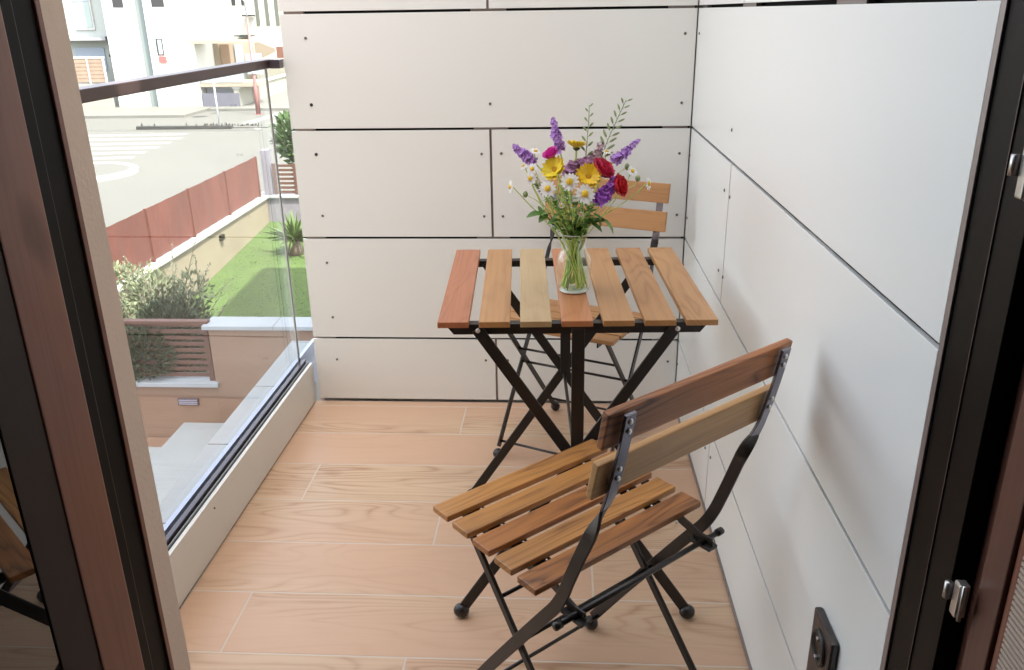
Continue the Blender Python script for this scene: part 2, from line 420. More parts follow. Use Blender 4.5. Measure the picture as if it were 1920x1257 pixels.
rw = thing('cladding_wall', 'long pale grey cladding wall on the right side of the balcony', 'wall', (0, 0, 0))
panel_set(rw, 0, {0: [-.645], 2: [-.642], 4: [-.642]}, -1.790, -.003,
  [(1373, 244, 0), (1359, 357, 0), (1369, 370, 0), (1348, 507, 0), (1356, 520, 0), (1334, 755, 0), (1323, 840, 0), (1333, 858, 0), (1299, 196, 0), (1294, 292, 0), (1289, 409, 0), (1282, 497, 0), (1271, 683, 0), (1312, 63, 0)])
MB().box((.028, -1.785, 0), (.045, .0, 2.46)).build('backing_board', 'gap', rw)
for ys in ((-.09, -.015), (-.72, -.585), (-1.40, -1.27), (-1.786, -1.72)):
    MB().box((.010, ys[0], .012), (.022, ys[1], 2.455)).build('fixing_rail', 'clip', rw)
MB().box((-.0035, -1.79, 0.0005), (.0, -.002, .009)).build('bottom_trim', 'clip', rw)



# ---- kerb along the open side with its cladding, channel, glass and handrail
SK = 0.012
cb = thing('balustrade', 'frameless glass balustrade with brown handrail along the open side of the balcony', 'balustrade', (-1.247, -.004, 0), -SK)
MB().box((-.010, -1.745, .006), (0, -.002, .147), L=1, bev=.0008).build('kerb_panel', 'panel_curb', cb)
MB().box((-.0145, -1.745, .0), (-.0105, -.002, .1445)).build('kerb_gap', 'gap', cb)
MB().box((-.0175, -1.745, .0), (-.0150, -.002, .150)).build('trim', 'coping', cb)
MB().box((-.0215, -1.745, .0), (-.0180, -.002, .146)).build('kerb_gap', 'gap', cb)
MB().box((-.0335, -1.745, .0), (-.0220, -.002, .1585)).build('channel', 'alu_dark', cb)
MB().box((-.0370, -1.745, .0), (-.0340, -.002, .1535)).build('gasket', 'gap', cb)
MB().box((-.0590, -1.745, .0), (-.0470, .20, .1560)).build('channel', 'alu_pale', cb)
gl = MB().box((-.0440, -1.745, .150), (-.0380, -.010, 1.118)).build('glass_pane', 'rail_glass', cb)
MB().box((-.0445, -.0100, .1505), (-.0405, -.0068, 1.116)).build('glass_edge', 'glass_edge', cb)
MB().box((-.0475, -.0105, .1505), (-.0446, -.0075, 1.116)).build('glass_edge', 'glass_edge_pale', cb)
MB().box((-.0370, -.0065, .150), (.012, -.0005, 1.118)).build('glass_pane', 'rail_glass', cb)
MB().box((-.0640, -1.745, 1.1185), (-.0220, -.0005, 1.144), bev=.0025, L=1).build('handrail', 'rail_brown', cb)
MB().box((-.0215, -.040, 1.1180), (.0105, -.0008, 1.1435), bev=.002).build('handrail', 'alu_dark', cb)
P = hit(398, 953, 0, -1.262)
MB().ball(P-Vector((-1.247, -.004, 0))+Vector((.016, 0, 0)), .003, 8).build('screw', 'screw', cb)
# coping outside of the glass, in tiles
co = thing('parapet', 'pale stone coping on the outer edge of the balcony kerb', 'parapet', (-1.35, -.75, 0))
yy = -1.75
while yy < .24:
    y2 = min(yy+.395, .24)
    MB().box((-1.396+1.35, yy+.75+.002, .10), (-1.308+1.35, y2+.75-.002, .131), bev=.002).build('coping_stone', 'coping', co); yy = y2
MB().box((-1.390+1.35, -1.75+.75, -3.4), (-1.310+1.35, .24+.75, .0985)).build('wall', 'stucco_pale', co)

# ================================================================== BUILDING
bd = thing('apartment_building', 'apartment building that carries the balcony and shades the garden', 'building', (2, -2, -3.4))
def bpart(name, lo, hi, mat):
    o = Vector((2, -2, -3.4)); return MB().box(Vector(lo)-o, Vector(hi)-o).build(name, mat, bd)
bpart('wing', (-1.236, .047, -3.4), (8, 9.1, 7.4), 'stucco_pale')
bpart('wall', (.047, -1.84, -3.4), (8, .045, 4.3), 'stucco_pale')  # unseen upper height shaped to keep direct sun off the balcony
bpart('balcony_slab', (-1.305, -1.745, -.30), (.045, .043, -.0105-.04), 'stucco_pale')
# reveal: end of the facade wall, left of the door
bpart('reveal', (-4.0, -1.7895, -3.4), (-.8965, -1.7495, 2.9), 'stucco')
bpart('wall', (-4.0, -4.6, 2.62), (8, -1.86, 3.8), 'stucco_pale')  # unseen height kept low to admit skylight while still blocking the sun
bpart('wall', (-4.0, -4.6, -3.4), (8, -1.86, -.12), 'stucco_pale')
# the dark room the picture is taken from
rm = thing('room', 'dark room seen only as the surroundings of the open balcony door', 'room', (0, -3, 0))
def rpart(name, lo, hi, mat):
    o = Vector((0, -3, 0)); return MB().box(Vector(lo)-o, Vector(hi)-o).build(name, mat, rm)
rpart('floor_boards', (-3.9, -4.5, -.10), (3.0, -1.875, -.008), 'room_floor')
rpart('ceiling_board', (-3.9, -4.5, 2.5), (3.0, -1.875, 2.6), 'room_wall')
rpart('back_wall', (-3.9, -4.6, -.1), (3.0, -4.5, 2.6), 'room_wall')
rpart('side_wall', (-3.99, -4.6, -.1), (-3.9, -1.875, 2.6), 'room_wall')
rpart('side_wall', (3.0, -4.6, -.1), (3.1, -1.875, 2.6), 'room_wall')
rpart('front_wall', (-3.9, -1.875, -.1), (-.99, -1.792, 2.6), 'room_wall')
rpart('front_wall', (.11, -1.950, -.1), (3.0, -1.845, 2.6), 'room_wall')
rpart('lintel', (-.99, -1.875, 2.25), (.11, -1.792, 2.6), 'room_wall')

# ---- door frame
df = thing('door_frame', 'near-black frame of the open balcony door with a thin brown outer trim', 'door frame', (-.45, -1.83, 0))
def dpart(name, lo, hi, mat, root=df, o=Vector((-.45, -1.83, 0)), L=2, bev=.001):
    return MB().box(Vector(lo)-o, Vector(hi)-o, L=L, bev=bev).build(name, mat, root)
dpart('jamb', (-.985, -1.870, 0), (-.8985, -1.7990, 2.2), 'black_frame')
dpart('trim', (-.955, -1.7985, 0), (-.8955, -1.7900, 2.2), 'door_wood')
dpart('jamb', (.0025, -1.900, 0), (.085, -1.8020, 2.2), 'black_frame')
dpart('trim', (-.0005, -1.8015, 0), (.060, -1.7915, 2.2), 'clip')
dpart('gasket', (.0010, -1.8530, 0), (.0024, -1.8515, 2.2), 'rail_brown', bev=0)
dpart('jamb', (-.985, -1.900, 2.2), (.085, -1.795, 2.25), 'black_frame', L=0)
dpart('threshold', (-.985, -1.900, -.06), (.085, -1.795, .003), 'alu_dark', L=0)

# ---- left leaf, swung into the room; its glass mirrors the chair
LX = -.845
ll = thing('door_leaf', 'brown wooden door leaf with dark glass standing open on the left', 'door', (-.88, -1.90, 0), 0)
def lp(name, lo, hi, mat, bev=.002, L=2): return dpart(name, lo, hi, mat, ll, Vector((-.88, -1.90, 0)), L, bev)
lp('stile', (LX-.068, -1.996, .02), (LX, -1.930, 2.18), 'door_wood')
lp('edge_strip', (LX-.060, -1.9295, .02), (LX-.006, -1.905, 2.18), 'black_frame')
lp('glazing_bead', (LX-.050, -2.048, .10), (LX-.0015, -1.9965, 2.10), 'bead_dark', .001)
lp('stile', (LX-.068, -2.75, .02), (LX, -2.66, 2.18), 'door_wood')
lp('glazing_bead', (LX-.050, -2.6595, .10), (LX-.007, -2.615, 2.10), 'door_wood_dark', .004)
lp('rail', (LX-.0675, -2.6595, .02), (LX-.001, -1.9965, .098), 'door_wood', L=1)
lp('rail', (LX-.0675, -2.6595, 2.102), (LX-.001, -1.9965, 2.18), 'door_wood', L=1)
lp('glass_pane', (LX-.007, -2.6145, .10), (LX-.003, -2.0485, 2.10), 'door_glass', 0)
lp('dark_backing', (LX-.060, -2.6145, .10), (LX-.052, -2.0485, 2.10), 'black_frame', 0)  # black sheet added behind the glass in place of the room's darkness

# ---- right leaf
RX = .010
rl = thing('door_leaf', 'dark reddish door leaf with steel hinges standing open at the right edge', 'door', (.05, -1.93, 0), 0)
def rp(name, lo, hi, mat, bev=.002, L=2): return dpart(name, lo, hi, mat, rl, Vector((.05, -1.93, 0)), L, bev)
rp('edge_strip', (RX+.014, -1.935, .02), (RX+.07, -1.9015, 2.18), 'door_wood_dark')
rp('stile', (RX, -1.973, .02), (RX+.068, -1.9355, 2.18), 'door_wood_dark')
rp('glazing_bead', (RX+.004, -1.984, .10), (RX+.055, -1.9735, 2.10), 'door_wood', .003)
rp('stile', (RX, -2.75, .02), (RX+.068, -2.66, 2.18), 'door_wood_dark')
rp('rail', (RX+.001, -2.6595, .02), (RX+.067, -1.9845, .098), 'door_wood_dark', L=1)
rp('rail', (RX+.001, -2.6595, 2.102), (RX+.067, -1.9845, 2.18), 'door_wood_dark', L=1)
mb = MB(); z = .10
while z < 2.1:
    mb.box((RX+.0035, -2.6590, z), (RX+.011, -1.9845, z+.0035)); mb.box((RX+.006, -2.6590, z+.0035), (RX+.012, -1.9845, z+.0060)); z += .006
o = Vector((.05, -1.93, 0)); mb.v = [v-o for v in mb.v]; mb.build('pleated_blind', 'blind', rl)
for hp, hh in (((1790, 1122), .038), ((1918, 320), .048)):
    P = hit(hp[0], hp[1], 0, -.004)
    h = MB(); c = Vector((-.004, P.y, P.z))-o
    h.box(c+Vector((-.001, -.007, -hh/2)), c+Vector((.010, .005, hh/2)), bev=.002)
    hg = h.build('hinge', 'steel', rl)
    MB().tube([c+Vector((-.003, .0095, -.006)), c+Vector((-.003, .0095, .012))], .0042, 10).build('hinge_knuckle', 'steel', hg)
    MB().tube([c+Vector((.002, -.0105, -hh*.5)), c+Vector((.002, -.0105, hh*.5+.003))], .0022, 8).build('hinge_pin', 'steel', hg)

# ---- socket on the right wall
P = hit(1545, 1215, 0, -.006)
yc, zc = P.y, P.z
sk = thing('power_socket', 'dark brown double power socket low on the right wall', 'power socket', (0, yc, zc))
ZS = .075
b = MB()
MB().box((-.013, -.0415, -.155), (-.0005, .0415, .0415), bev=.004, L=1).build('cover_plate', 'socket', sk)
for zz in (0, -.112):
    Mx = Euler((0, R(-90), 0)).to_matrix()
    well = MB().lathe([(.0275, .0135), (.0265, .0170), (.0225, .0172), (.0212, .0140), (.0205, .0142), (1e-4, .0142)], n=28, M=Mx, c=(0, 0, zz)).build('socket_well', 'socket_in', sk)
    for zq in (.0165, -.0165): MB().box((-.0185, -.003, zz+zq-.0018), (-.0140, .003, zz+zq+.0018), bev=.0008).build('earth_clip', 'rivet', well)

# ================================================================== TABLE
TX, TY, TR, TH = -.374, -.815, .047, .70
tb = thing('bistro_table', 'folding bistro table with seven wooden slats on crossed black legs', 'table', (TX, TY, 0), TR)
tw = .0615; tg_ = (.55-7*tw)/6
tm = ['table_red', 'table_tan', 'table_beige', 'table_orange', 'table_tan', 'table_tan', 'table_tan']
tlab = ['reddish table slat', None, 'pale beige table slat', 'orange table slat', None, None, None]
for i in range(7):
    x0 = -.275+i*(tw+tg_)
    s = MB().box((x0, -.27, TH-.0125), (x0+tw, .27, TH), L=1, bev=.0016).build('table_slat', tm[i], tb)
    if tlab[i]: s['label'] = tlab[i]
for sg in (-1, 1):
    V = -.247 if sg < 0 else .226
    VT = -.256 if sg < 0 else .212; VF = -.284 if sg < 0 else .200
    # L-profile rail under the slats with chamfered ends
    q = MB(); zt = TH-.0128
    prof = [(-.262, zt), (.262, zt), (.245, zt-.021), (-.245, zt-.021)]
    q.add([(x, V-.002, z) for x, z in prof]+[(x, V+.002, z) for x, z in prof], [[0, 1, 2, 3], [7, 6, 5, 4], [0, 4, 5, 1], [1, 5, 6, 2], [2, 6, 7, 3], [3, 7, 4, 0]])
    q.box((-.262, V+(.002 if sg < 0 else -.020), zt-.003), (.262, V+(.020 if sg < 0 else -.002), zt))
    q.build('top_rail', 'iron', tb)
    for k, (a, bq) in enumerate(((-.198, .25), (.198, -.25))):
        dv = (-.0045 if k == 0 else .0045)
        Vv = VF+dv
        lg = MB().flat([(a, VT+dv, TH-.018), (bq, Vv, .018)], (1, 0, 0), .0235, .0055).build('leg', 'iron', tb)
        MB().ball((bq*1.005, Vv, .0165), .0165, 12, sq=(1.1, 1, 1)).build('foot_cap', 'foot', lg)
    MB().flat([(.002, VT-.0125, TH-.016), (.002, (VT+VF)/2-.0125, .385)], (1, 0, 0), .026, .005).build('centre_bar', 'iron', tb)
    for bx in (-.196, .198):
        MB().ball((bx, V+(-.016 if sg < 0 else .016), TH-.021), .0052, 8, sq=(1, .5, 1)).build('bolt', 'rivet', tb)
MB().tube([(0, -.285, .385), (0, .215, .385)], .004, 8).build('axle', 'iron', tb)

# ================================================================== CHAIR
# profile read from the photo, (v, z) with v forward
BAR = [(-.296, .790), (-.283, .725), (-.268, .665), (-.256, .632), (-.243, .602), (-.230, .572), (-.214, .530), (-.197, .485), (-.183, .448), (-.165, .414), (-.140, .380), (-.105, .333), (-.05, .258), (.02, .162), (.108, .036)]
def make_chair(name, label, mats):
    r = thing(name, label, 'chair', (0, 0, 0), 0)
    # seat: five slats, seat drops slightly to the back
    sf, sr, zf, zr = .142, -.141, .452, .440
    pitch = (sf-sr-.046)/4
    for i in range(5):
        v1 = sf-i*pitch; v0 = v1-.046; zc = zf+(zr-zf)*(i/4)
        q = MB()
        q.box((-.195, v0, zc-.0125), (.195, v1, zc), L=0, bev=.0028)
        sl = q.build('seat_slat', mats[i], r)
        for u in (-.125, .125):
            for vv in (v0+.010,):
                MB().ball((u, v0-.004, zc-.012), .003, 6).build('screw', 'rivet', sl)
    for s in (-1, 1):
        q = MB().flat([(s*.148, .135, .432), (s*.148, -.13, .421), (s*.150, -.205, .398)], (0, 0, 1), [.016, .018, .018], .004)
        q.box((s*.118, -.13, .4285), (s*.148, .135, .4315)) if False else None
        q.build('seat_rail', 'iron', r)
        q = MB().flat([(s*.128, .13, .4365), (s*.128, -.13, .4255)], (1, 0, 0), .030, .003); q.build('seat_rail', 'iron', r)
        pts = [(s*.166, v, z) if z > .60 else (s*(.166+.010*min(1, (.60-z)/.1)), v, z) for v, z in BAR]
        # width direction turns from crosswise (upper part) to in-plane (lower part)
        wd = []; 
        for i, (v, z) in enumerate(BAR):
            if z > .64: wd.append(Vector((1, 0, 0)))
            else:
                t = min(1, (.64-z)/.065); a = t*PI/2
                tg = Vector((0, BAR[min(i+1, len(BAR)-1)][0]-BAR[max(i-1, 0)][0], BAR[min(i+1, len(BAR)-1)][1]-BAR[max(i-1, 0)][1])).normalized()
                n = tg.cross(Vector((1, 0, 0))).normalized()
                wd.append(Vector((1, 0, 0))*math.cos(a)*1+n*math.sin(a)*s)
        # finer sampling for a smooth twist and bend
        fp, fwd = [], []
        for i in range(len(pts)-1):
            for k in range(10):
                t = k/10; p0 = Vector(pts[max(i-1, 0)]); p1 = Vector(pts[i]); p2 = Vector(pts[i+1]); p3 = Vector(pts[min(i+2, len(pts)-1)])
                fp.append(.5*((2*p1)+(p2-p0)*t+(2*p0-5*p1+4*p2-p3)*t*t+(3*p1-p0-3*p2+p3)*t*t*t)); fwd.append(wd[i].lerp(wd[i+1], t))
        fp.append(Vector(pts[-1])); fwd.append(wd[-1])
        up = 30
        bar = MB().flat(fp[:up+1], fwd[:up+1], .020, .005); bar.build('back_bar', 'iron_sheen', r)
        br_ = [o for o in children(r) if o.name.startswith('back_bar')][-1]
        lb = MB().flat(fp[up:], fwd[up:], [.020]*(2)+[.0215]*(len(fp)-up-2), .005).build('rear_leg' if False else 'leg', 'iron', r)
        MB().ball((s*.176, .114, .0155), .0155, 12, sq=(1, 1.1, 1)).build('foot_cap', 'foot', lb)
        # inner leg from the seat front to the rear foot
        lg = MB().flat([(s*.157, .094, .430), (s*.157, -.252, .022)], (0, 1, 1), .016, .007).build('leg', 'iron', r)
        MB().ball((s*.157, -.258, .0155), .0155, 12, sq=(1, 1.1, 1)).build('foot_cap', 'foot', lg)
        for (v, z) in ((-.2925, .779), (-.2905, .764), (-.2765, .703), (-.2735, .687)):
            MB().ball((s*.166, v-.0045, z), .0045, 8, sq=(1, .45, 1)).build('rivet', 'rivet', br_)
    # back slats sit on the front of the bars
    for (v0, z0, v1, z1, mi) in ((-.2795, .737, -.2905, .793, 5), (-.2615, .655, -.2740, .713, 6)):
        d = Vector((0, v1-v0, z1-z0)); ln = d.length; d.normalize(); n = Vector((0, d.z, -d.y))
        M = Matrix((Vector((1, 0, 0)), n, d)).transposed().to_4x4(); M.translation = Vector((0, v0, z0))
        q = MB().box((-.196, .0028, 0), (.196, .0150, ln), L=0, bev=.0025)
        q.v = [M @ x for x in q.v]; q.build('back_slat', mats[mi], r)
    rods = [((-.188, .402), .186, .0050), ((-.05, .258), .178, .004), ((.092, .048), .176, .0038), ((-.228, .058), .157, .0038), ((.0, .322), .157, .0038)]
    for (v, z), u, rad in rods:
        MB().tube([(-u, v, z), (u, v, z)], rad, 8).build('cross_rod', 'iron', r)
    for s in (-1, 1):
        MB().tube([(s*.184, -.188, .402), (s*.197, -.188, .402)], .0068, 10).build('rod_cap', 'foot', r)
        MB().box((s*.150-.011, -.208, .3925), (s*.150+.011, -.160, .3965+.002), bev=.001).box((s*.150-.002, -.205, .394), (s*.150+.002, -.165, .414), bev=.001).build('hook', 'iron', r)
    return r
near = make_chair('folding_chair', 'folding slatted chair in front of the table seen from behind', ['slat_honey', 'slat_honey', 'slat_brown', 'slat_honey', 'slat_brown', 'slat_red', 'slat_pale'])
near['group'] = 'folding chairs at the table'
near.location = (-.3791, -1.3378, 0); near.rotation_euler = (0, 0, .729)
far = copy_tree(near)
far['label'] = 'folding slatted chair behind the table against the far wall'
far.location = (-.3733, -.3568, 0); far.rotation_euler = (0, 0, 2.7116)
for ch in children(far):
    if ch.name.startswith(('seat_slat', 'back_slat')):
        ch.data = ch.data.copy(); ch.data.materials[0] = MATS['table_tan']
near.scale = far.scale = (1, 1, 1)
# ================================================================== VASE AND BOUQUET
VX, VY, VZ = -.3665, -.893, TH+.0005
vs = thing('glass_vase', 'clear glass vase of water in the middle of the table', 'vase', (VX, VY, VZ))
PROF = [(.0305, 0), (.0325, .003), (.0345, .012), (.0362, .028), (.0374, .045), (.0376, .058), (.0362, .070), (.0325, .080), (.0280, .088), (.0255, .097), (.0248, .105), (.0255, .115), (.0275, .123), (.0300, .1275)]
MB().lathe([(1e-4, .0005)]+PROF, n=48).build('vase_body', 'vase_glass', vs)
MB().lathe([(1e-4, .0045), (.029, .005)]+[(r-.003, z+.002) for r, z in PROF[2:9]]+[(.0240, .093), (1e-4, .093)], n=40).build('water', 'water', vs)
b = MB(); b.tube([(math.cos(a)*.0300, math.sin(a)*.0300, .1275) for a in [2*PI*k/40 for k in range(41)]], .0011, 8); b.build('rim', 'vase_rim', vs)
MB().lathe([(1e-4, .0002), (.0290, .0004), (.0312, .003), (.0285, .0055), (1e-4, .0045)], n=40).build('vase_base', 'vase_rim', vs)

def petal(b, M, L_, w, curl, tip=.6, n=5, mi=0, cup=0.0, notch=0.0):
    """petal along local +X from origin; curl lifts toward +Z"""
    vs_, fs = [], []
    for i in range(n+1):
        t = i/n; ang = curl*t
        x = L_*(math.sin(curl*t)/curl if abs(curl) > 1e-3 else t); z = L_*((1-math.cos(curl*t))/curl if abs(curl) > 1e-3 else 0)
        ww = w*.5*(math.sin(PI*min(1, (t*.86+.10)))**tip)
        if i == n: ww *= .55
        for j in (-1, 0, 1):
            xx = x-(notch*L_ if (i == n and j == 0) else 0)
            vs_.append(M @ Vector((xx, ww*j, z+cup*ww*abs(j))))
    for i in range(n):
        for j in range(2):
            a = i*3+j; fs.append([a, a+1, a+4, a+3])
    b.add(vs_, fs, None, mi, True)

def frame(d, at, roll=0.):
    d = Vector(d).normalized(); q = d.to_track_quat('Z', 'Y').to_matrix().to_4x4()
    return Matrix.Translation(Vector(at)) @ q @ Matrix.Rotation(roll, 4, 'Z')

VB = Vector((VX, VY, VZ))
stem_k = [0]
def stem_path(head, enddir, bend=.35, foot=None):
    """from the vase floor, crossing in the neck, out to the head"""
    k = stem_k[0]; stem_k[0] += 1
    head = Vector(head); d = head-(VB+Vector((0, 0, .11)))
    a = math.atan2(d.y, d.x)
    ca = a+PI+random.uniform(-.5, .5); rr = random.uniform(.016, .030)
    p0 = VB+Vector((rr*math.cos(ca), rr*math.sin(ca)*.95, random.uniform(.006, .012)))
    na = random.uniform(0, 2*PI); nr = random.uniform(.004, .0165)
    nx = d.x*.10; ny = d.y*.10
    p1 = VB+Vector((nr*math.cos(na)+nx, nr*math.sin(na)+ny, .104))
    p2 = head-Vector(enddir).normalized()*(d.length*bend)
    pts = []
    for i in range(5): pts.append(p0.lerp(p1, i/5))
    q1 = p1+(p1-p0).normalized()*(d.length*.25)
    for i in range(13):
        t = i/12; pts.append(p1*(1-t)**3+q1*3*t*(1-t)**2+p2*3*t*t*(1-t)+head*t**3)
    return pts

def new_flower(name, label, cat, group=None):
    return thing(name, label, cat, VB, 0, group)
def fb_(b, name, mat, par): b.v = [v-VB for v in b.v]; return b.build(name, mat, par)

def add_leaf(b, base, d, L_, w, droop=.5, roll=0):
    d = Vector(d).normalized(); x = d; s = x.cross(Vector((0, 0, 1)))
    if s.length < .1: s = Vector((1, 0, 0))
    s.normalize(); n = s.cross(x)
    M = Matrix((x, s, n)).transposed().to_4x4(); M.translation = Vector(base)
    petal(b, M @ Matrix.Rotation(roll, 4, 'X'), L_, w, -droop, tip=.9, n=6, cup=.35)

def daisy(px, py, dy, r, face, label, n=15, group='daisies in the bouquet', folded=False):
    h = hit(px, py, 1, VY+dy); t = new_flower('daisy', label, 'daisy', group)
    face = Vector(face).normalized()
    sp = stem_path(h-face*.006, (face+Vector((0, 0, 1.1))) if face.z < .9 else face)
    fb_(MB().tube(sp, [.0019]*6+[.0012]*(len(sp)-6), 6), 'stem', 'stem', t)
    b = MB(); F = frame(face, h)
    for k in range(n):
        a = 2*PI*k/n+random.uniform(-.09, .09)
        cr_ = random.uniform(-.25, .25)+(-1.2 if folded else 0)
        petal(b, F @ Matrix.Rotation(a, 4, 'Z') @ Matrix.Translation((r*.22, 0, random.uniform(-.0006, .0006))), r*random.uniform(.72, .86), r*.34, cr_ if abs(cr_) > .01 else .02, tip=.55, n=4, cup=.15)
    fb_(b, 'petals', 'petal_white', t)
    b = MB(); b.lathe([(r*.36, -.0005), (r*.36, r*.08), (r*.30, r*.20), (r*.16, r*.27), (1e-4, r*.29)], n=14, M=F.to_3x3(), c=F.translation)
    for _ in range(26):
        a = random.uniform(0, 2*PI); q = math.sqrt(random.random())*.33*r; zz = r*(.28-.9*(q/r)**2*1.2)
        b.ball(F @ Vector((q*math.cos(a), q*math.sin(a), zz)), r*.045, 5)
    fb_(b, 'flower_centre', 'centre_yellow', t)
    return t

def gerbera(px, py, dy, r, face, label, mat, cup=.9, n=17, layers=2, cmat='centre_amber'):
    h = hit(px, py, 1, VY+dy); t = new_flower('yellow_flower', label, 'flower', 'yellow flowers in the bouquet')
    face = Vector(face).normalized(); F = frame(face, h)
    fb_(MB().tube(stem_path(h-face*r*.35, face+Vector((0, 0, .5))), .0022, 6), 'stem', 'stem', t)
    b = MB()
    for ly in range(layers):
        for k in range(n):
            a = 2*PI*(k+.5*ly)/n+random.uniform(-.05, .05)
            M = F @ Matrix.Rotation(a, 4, 'Z') @ Matrix.Translation((r*.10, 0, -r*.10+ly*r*.05)) @ Matrix.Rotation(-.28-.14*ly+random.uniform(-.07, .07), 4, 'Y')
            petal(b, M, r*(1.0-.12*ly)*random.uniform(.94, 1.04), r*.34, cup*random.uniform(.8, 1.1), tip=.5, n=5, notch=.04, cup=.1)
    fb_(b, 'petals', mat, t)
    b = MB(); b.lathe([(r*.24, -r*.10), (r*.22, 0), (r*.10, r*.06), (1e-4, r*.03)], n=14, M=F.to_3x3(), c=F.translation)
    for _ in range(30):
        a = random.uniform(0, 2*PI); q = random.random()*.22*r
        b.ball(F @ Vector((q*math.cos(a), q*math.sin(a), r*.05)), r*.03, 5)
    fb_(b, 'flower_centre', cmat, t)
    b = MB(); b.lathe([(r*.05, -r*.36), (r*.22, -r*.26), (r*.34, -r*.10), (r*.28, -r*.09), (1e-4, -r*.16)], n=12, M=F.to_3x3(), c=F.translation)
    fb_(b, 'calyx', 'leaf_dark', t)
    return t

def spike(tip, base, dy, label, w=.011, n=60, mat='petal_violet', bend=0.0, dy2=None):
    a = hit(tip[0], tip[1], 1, VY+dy); c = hit(base[0], base[1], 1, VY+(dy if dy2 is None else dy2))
    t = new_flower('lavender_sprig', label, 'lavender', 'purple flower spikes in the bouquet'); d = (a-c)
    side = d.cross(Vector((0, 1, 0))).normalized()
    def at(s): return c+d*s+side*bend*math.sin(PI*s)
    fb_(MB().tube(stem_path(c, d), .0019, 6), 'stem', 'stem', t)
    b = MB(); g = MB(); g.tube([at(k/6) for k in range(7)], .0009, 5)
    for k in range(n):
        s = (k+random.random()*.6)/n; ww = w*(1-.55*s**2)*random.uniform(.65, 1.05); ang = k*2.4+random.uniform(-.3, .3)
        q = d.to_track_quat('Z', 'Y').to_matrix()
        o = q @ Vector((math.cos(ang), math.sin(ang), 0))
        p_ = at(s)+o*ww*.6
        M = frame(o+d.normalized()*.5, p_, random.random()*6)
        rr = ww*.56*random.uniform(.8, 1.25)
        for e in range(4):
            petal(b, M @ Matrix.Rotation(e*PI/2, 4, 'Z'), rr*1.35, rr*1.2, .9, tip=.5, n=3, cup=.2)
        g.ball(p_-o*rr*.3, rr*.34, 5)
    fb_(b, 'florets', mat, t); fb_(g, 'sprig_stalk', 'petal_violet_dark', t)
    return t

def seed_sprig(pts, dy, label, leafL, leafw, n, wide=.012):
    t = new_flower('seed_sprig', label, 'sprig', 'green seed sprigs in the bouquet')
    P3 = [hit(x, y, 1, VY+dy) for x, y in pts]
    st = stem_path(P3[0], P3[1]-P3[0])
    fb_(MB().tube(st+P3[1:], [.0013]*len(st)+[.0009]*(len(P3)-1), 5), 'stem', 'stem_pale', t)
    b = MB(); L0 = [(P3[i+1]-P3[i]).length for i in range(len(P3)-1)]; tot = sum(L0)
    for k in range(n):
        s = (k+.5)/n*tot; i = 0
        while i < len(L0)-1 and s > L0[i]: s -= L0[i]; i += 1
        p_ = P3[i].lerp(P3[i+1], min(1, s/L0[i])); d = (P3[i+1]-P3[i]).normalized(); sd = d.cross(Vector((0, 1, 0))).normalized()*(1 if k % 2 else -1)
        sz = 1-.45*k/n
        dd = (d*1.0+sd*.9+Vector((0, random.uniform(-.5, .5), 0))).normalized(); q = dd.to_track_quat('Z', 'Y').to_matrix()
        off = p_+dd*wide*sz*.6
        b.tube([p_, off], .0005, 4)
        b.ball(off+dd*leafL*sz*.5, leafL*.55*sz, 7, M=q, sq=(leafw/leafL, leafw/leafL*.7, 1))
    fb_(b, 'seed_heads', 'seed_green', t)
    return t

def poppy(px, py, dy, r, face, label, mat, n=7, name='red_flower'):
    h = hit(px, py, 1, VY+dy); t = new_flower(name, label, 'flower', None); face = Vector(face).normalized(); F = frame(face, h)
    fb_(MB().tube(stem_path(h-face*r*.3, face+Vector((0, 0, .6))), .0014, 6), 'stem', 'stem', t)
    b = MB()
    for ly in range(3):
        for k in range(n):
            a = 2*PI*(k+.4*ly)/n+random.uniform(-.1, .1)
            M = F @ Matrix.Rotation(a, 4, 'Z') @ Matrix.Translation((r*.02, 0, -r*.25+ly*r*.08)) @ Matrix.Rotation(-.25-.28*ly, 4, 'Y')
            petal(b, M, r*(1.0-.13*ly)*random.uniform(.92, 1.05), r*.95*(1-.1*ly), .75*random.uniform(.8, 1.2), tip=.45, n=6, cup=.18)
    fb_(b, 'petals', mat, t)
    b = MB(); b.ball(F.translation+face*(-r*.22), r*.18, 8); fb_(b, 'calyx', 'leaf_dark', t)
    return t

# violet spikes
spike((962, 273), (1001, 305), .01, 'leftmost purple lavender spike of the bouquet leaning out to the left', w=.0125, n=52)
spike((1036, 222), (1050, 284), .03, 'tallest purple lavender spike standing upright left of centre', w=.0125, n=58)
spike((1198, 263), (1150, 304), .02, 'purple lavender spike leaning right above the chair back', w=.0120, n=52)
spike((1152, 334), (1116, 378), -.035, 'fat bright violet spike drooping over the right side below the red flowers', w=.0165, n=85, mat='petal_magenta_violet', bend=-.006)
spike((1108, 300), (1062, 328), .015, 'soft lilac flower cluster between the two large yellow flowers', w=.019, n=60, mat='petal_lilac')
spike((1130, 268), (1110, 306), .03, 'faint pinkish grass plume above the crimson flower', w=.013, n=30, mat='petal_pinkish')
spike((1000, 325), (1018, 362), .02, 'thin mauve spray at the left behind the daisies', w=.008, n=22, mat='petal_lilac')
# yellow
gerbera(1040, 318, -.035, .0275, (-.45, -.75, .65), 'large lemon yellow flower on the left of the bouquet, open upwards', 'petal_yellow', cup=.38)
gerbera(1103, 331, -.045, .0265, (.15, -.90, .60), 'golden yellow flower in the middle, right of the white daisies', 'petal_golden', cup=.22)
gerbera(1081, 275, .02, .0255, (.05, .10, 1), 'yellow flower seen from the side at the top of the bouquet', 'petal_yellow', cup=.5)
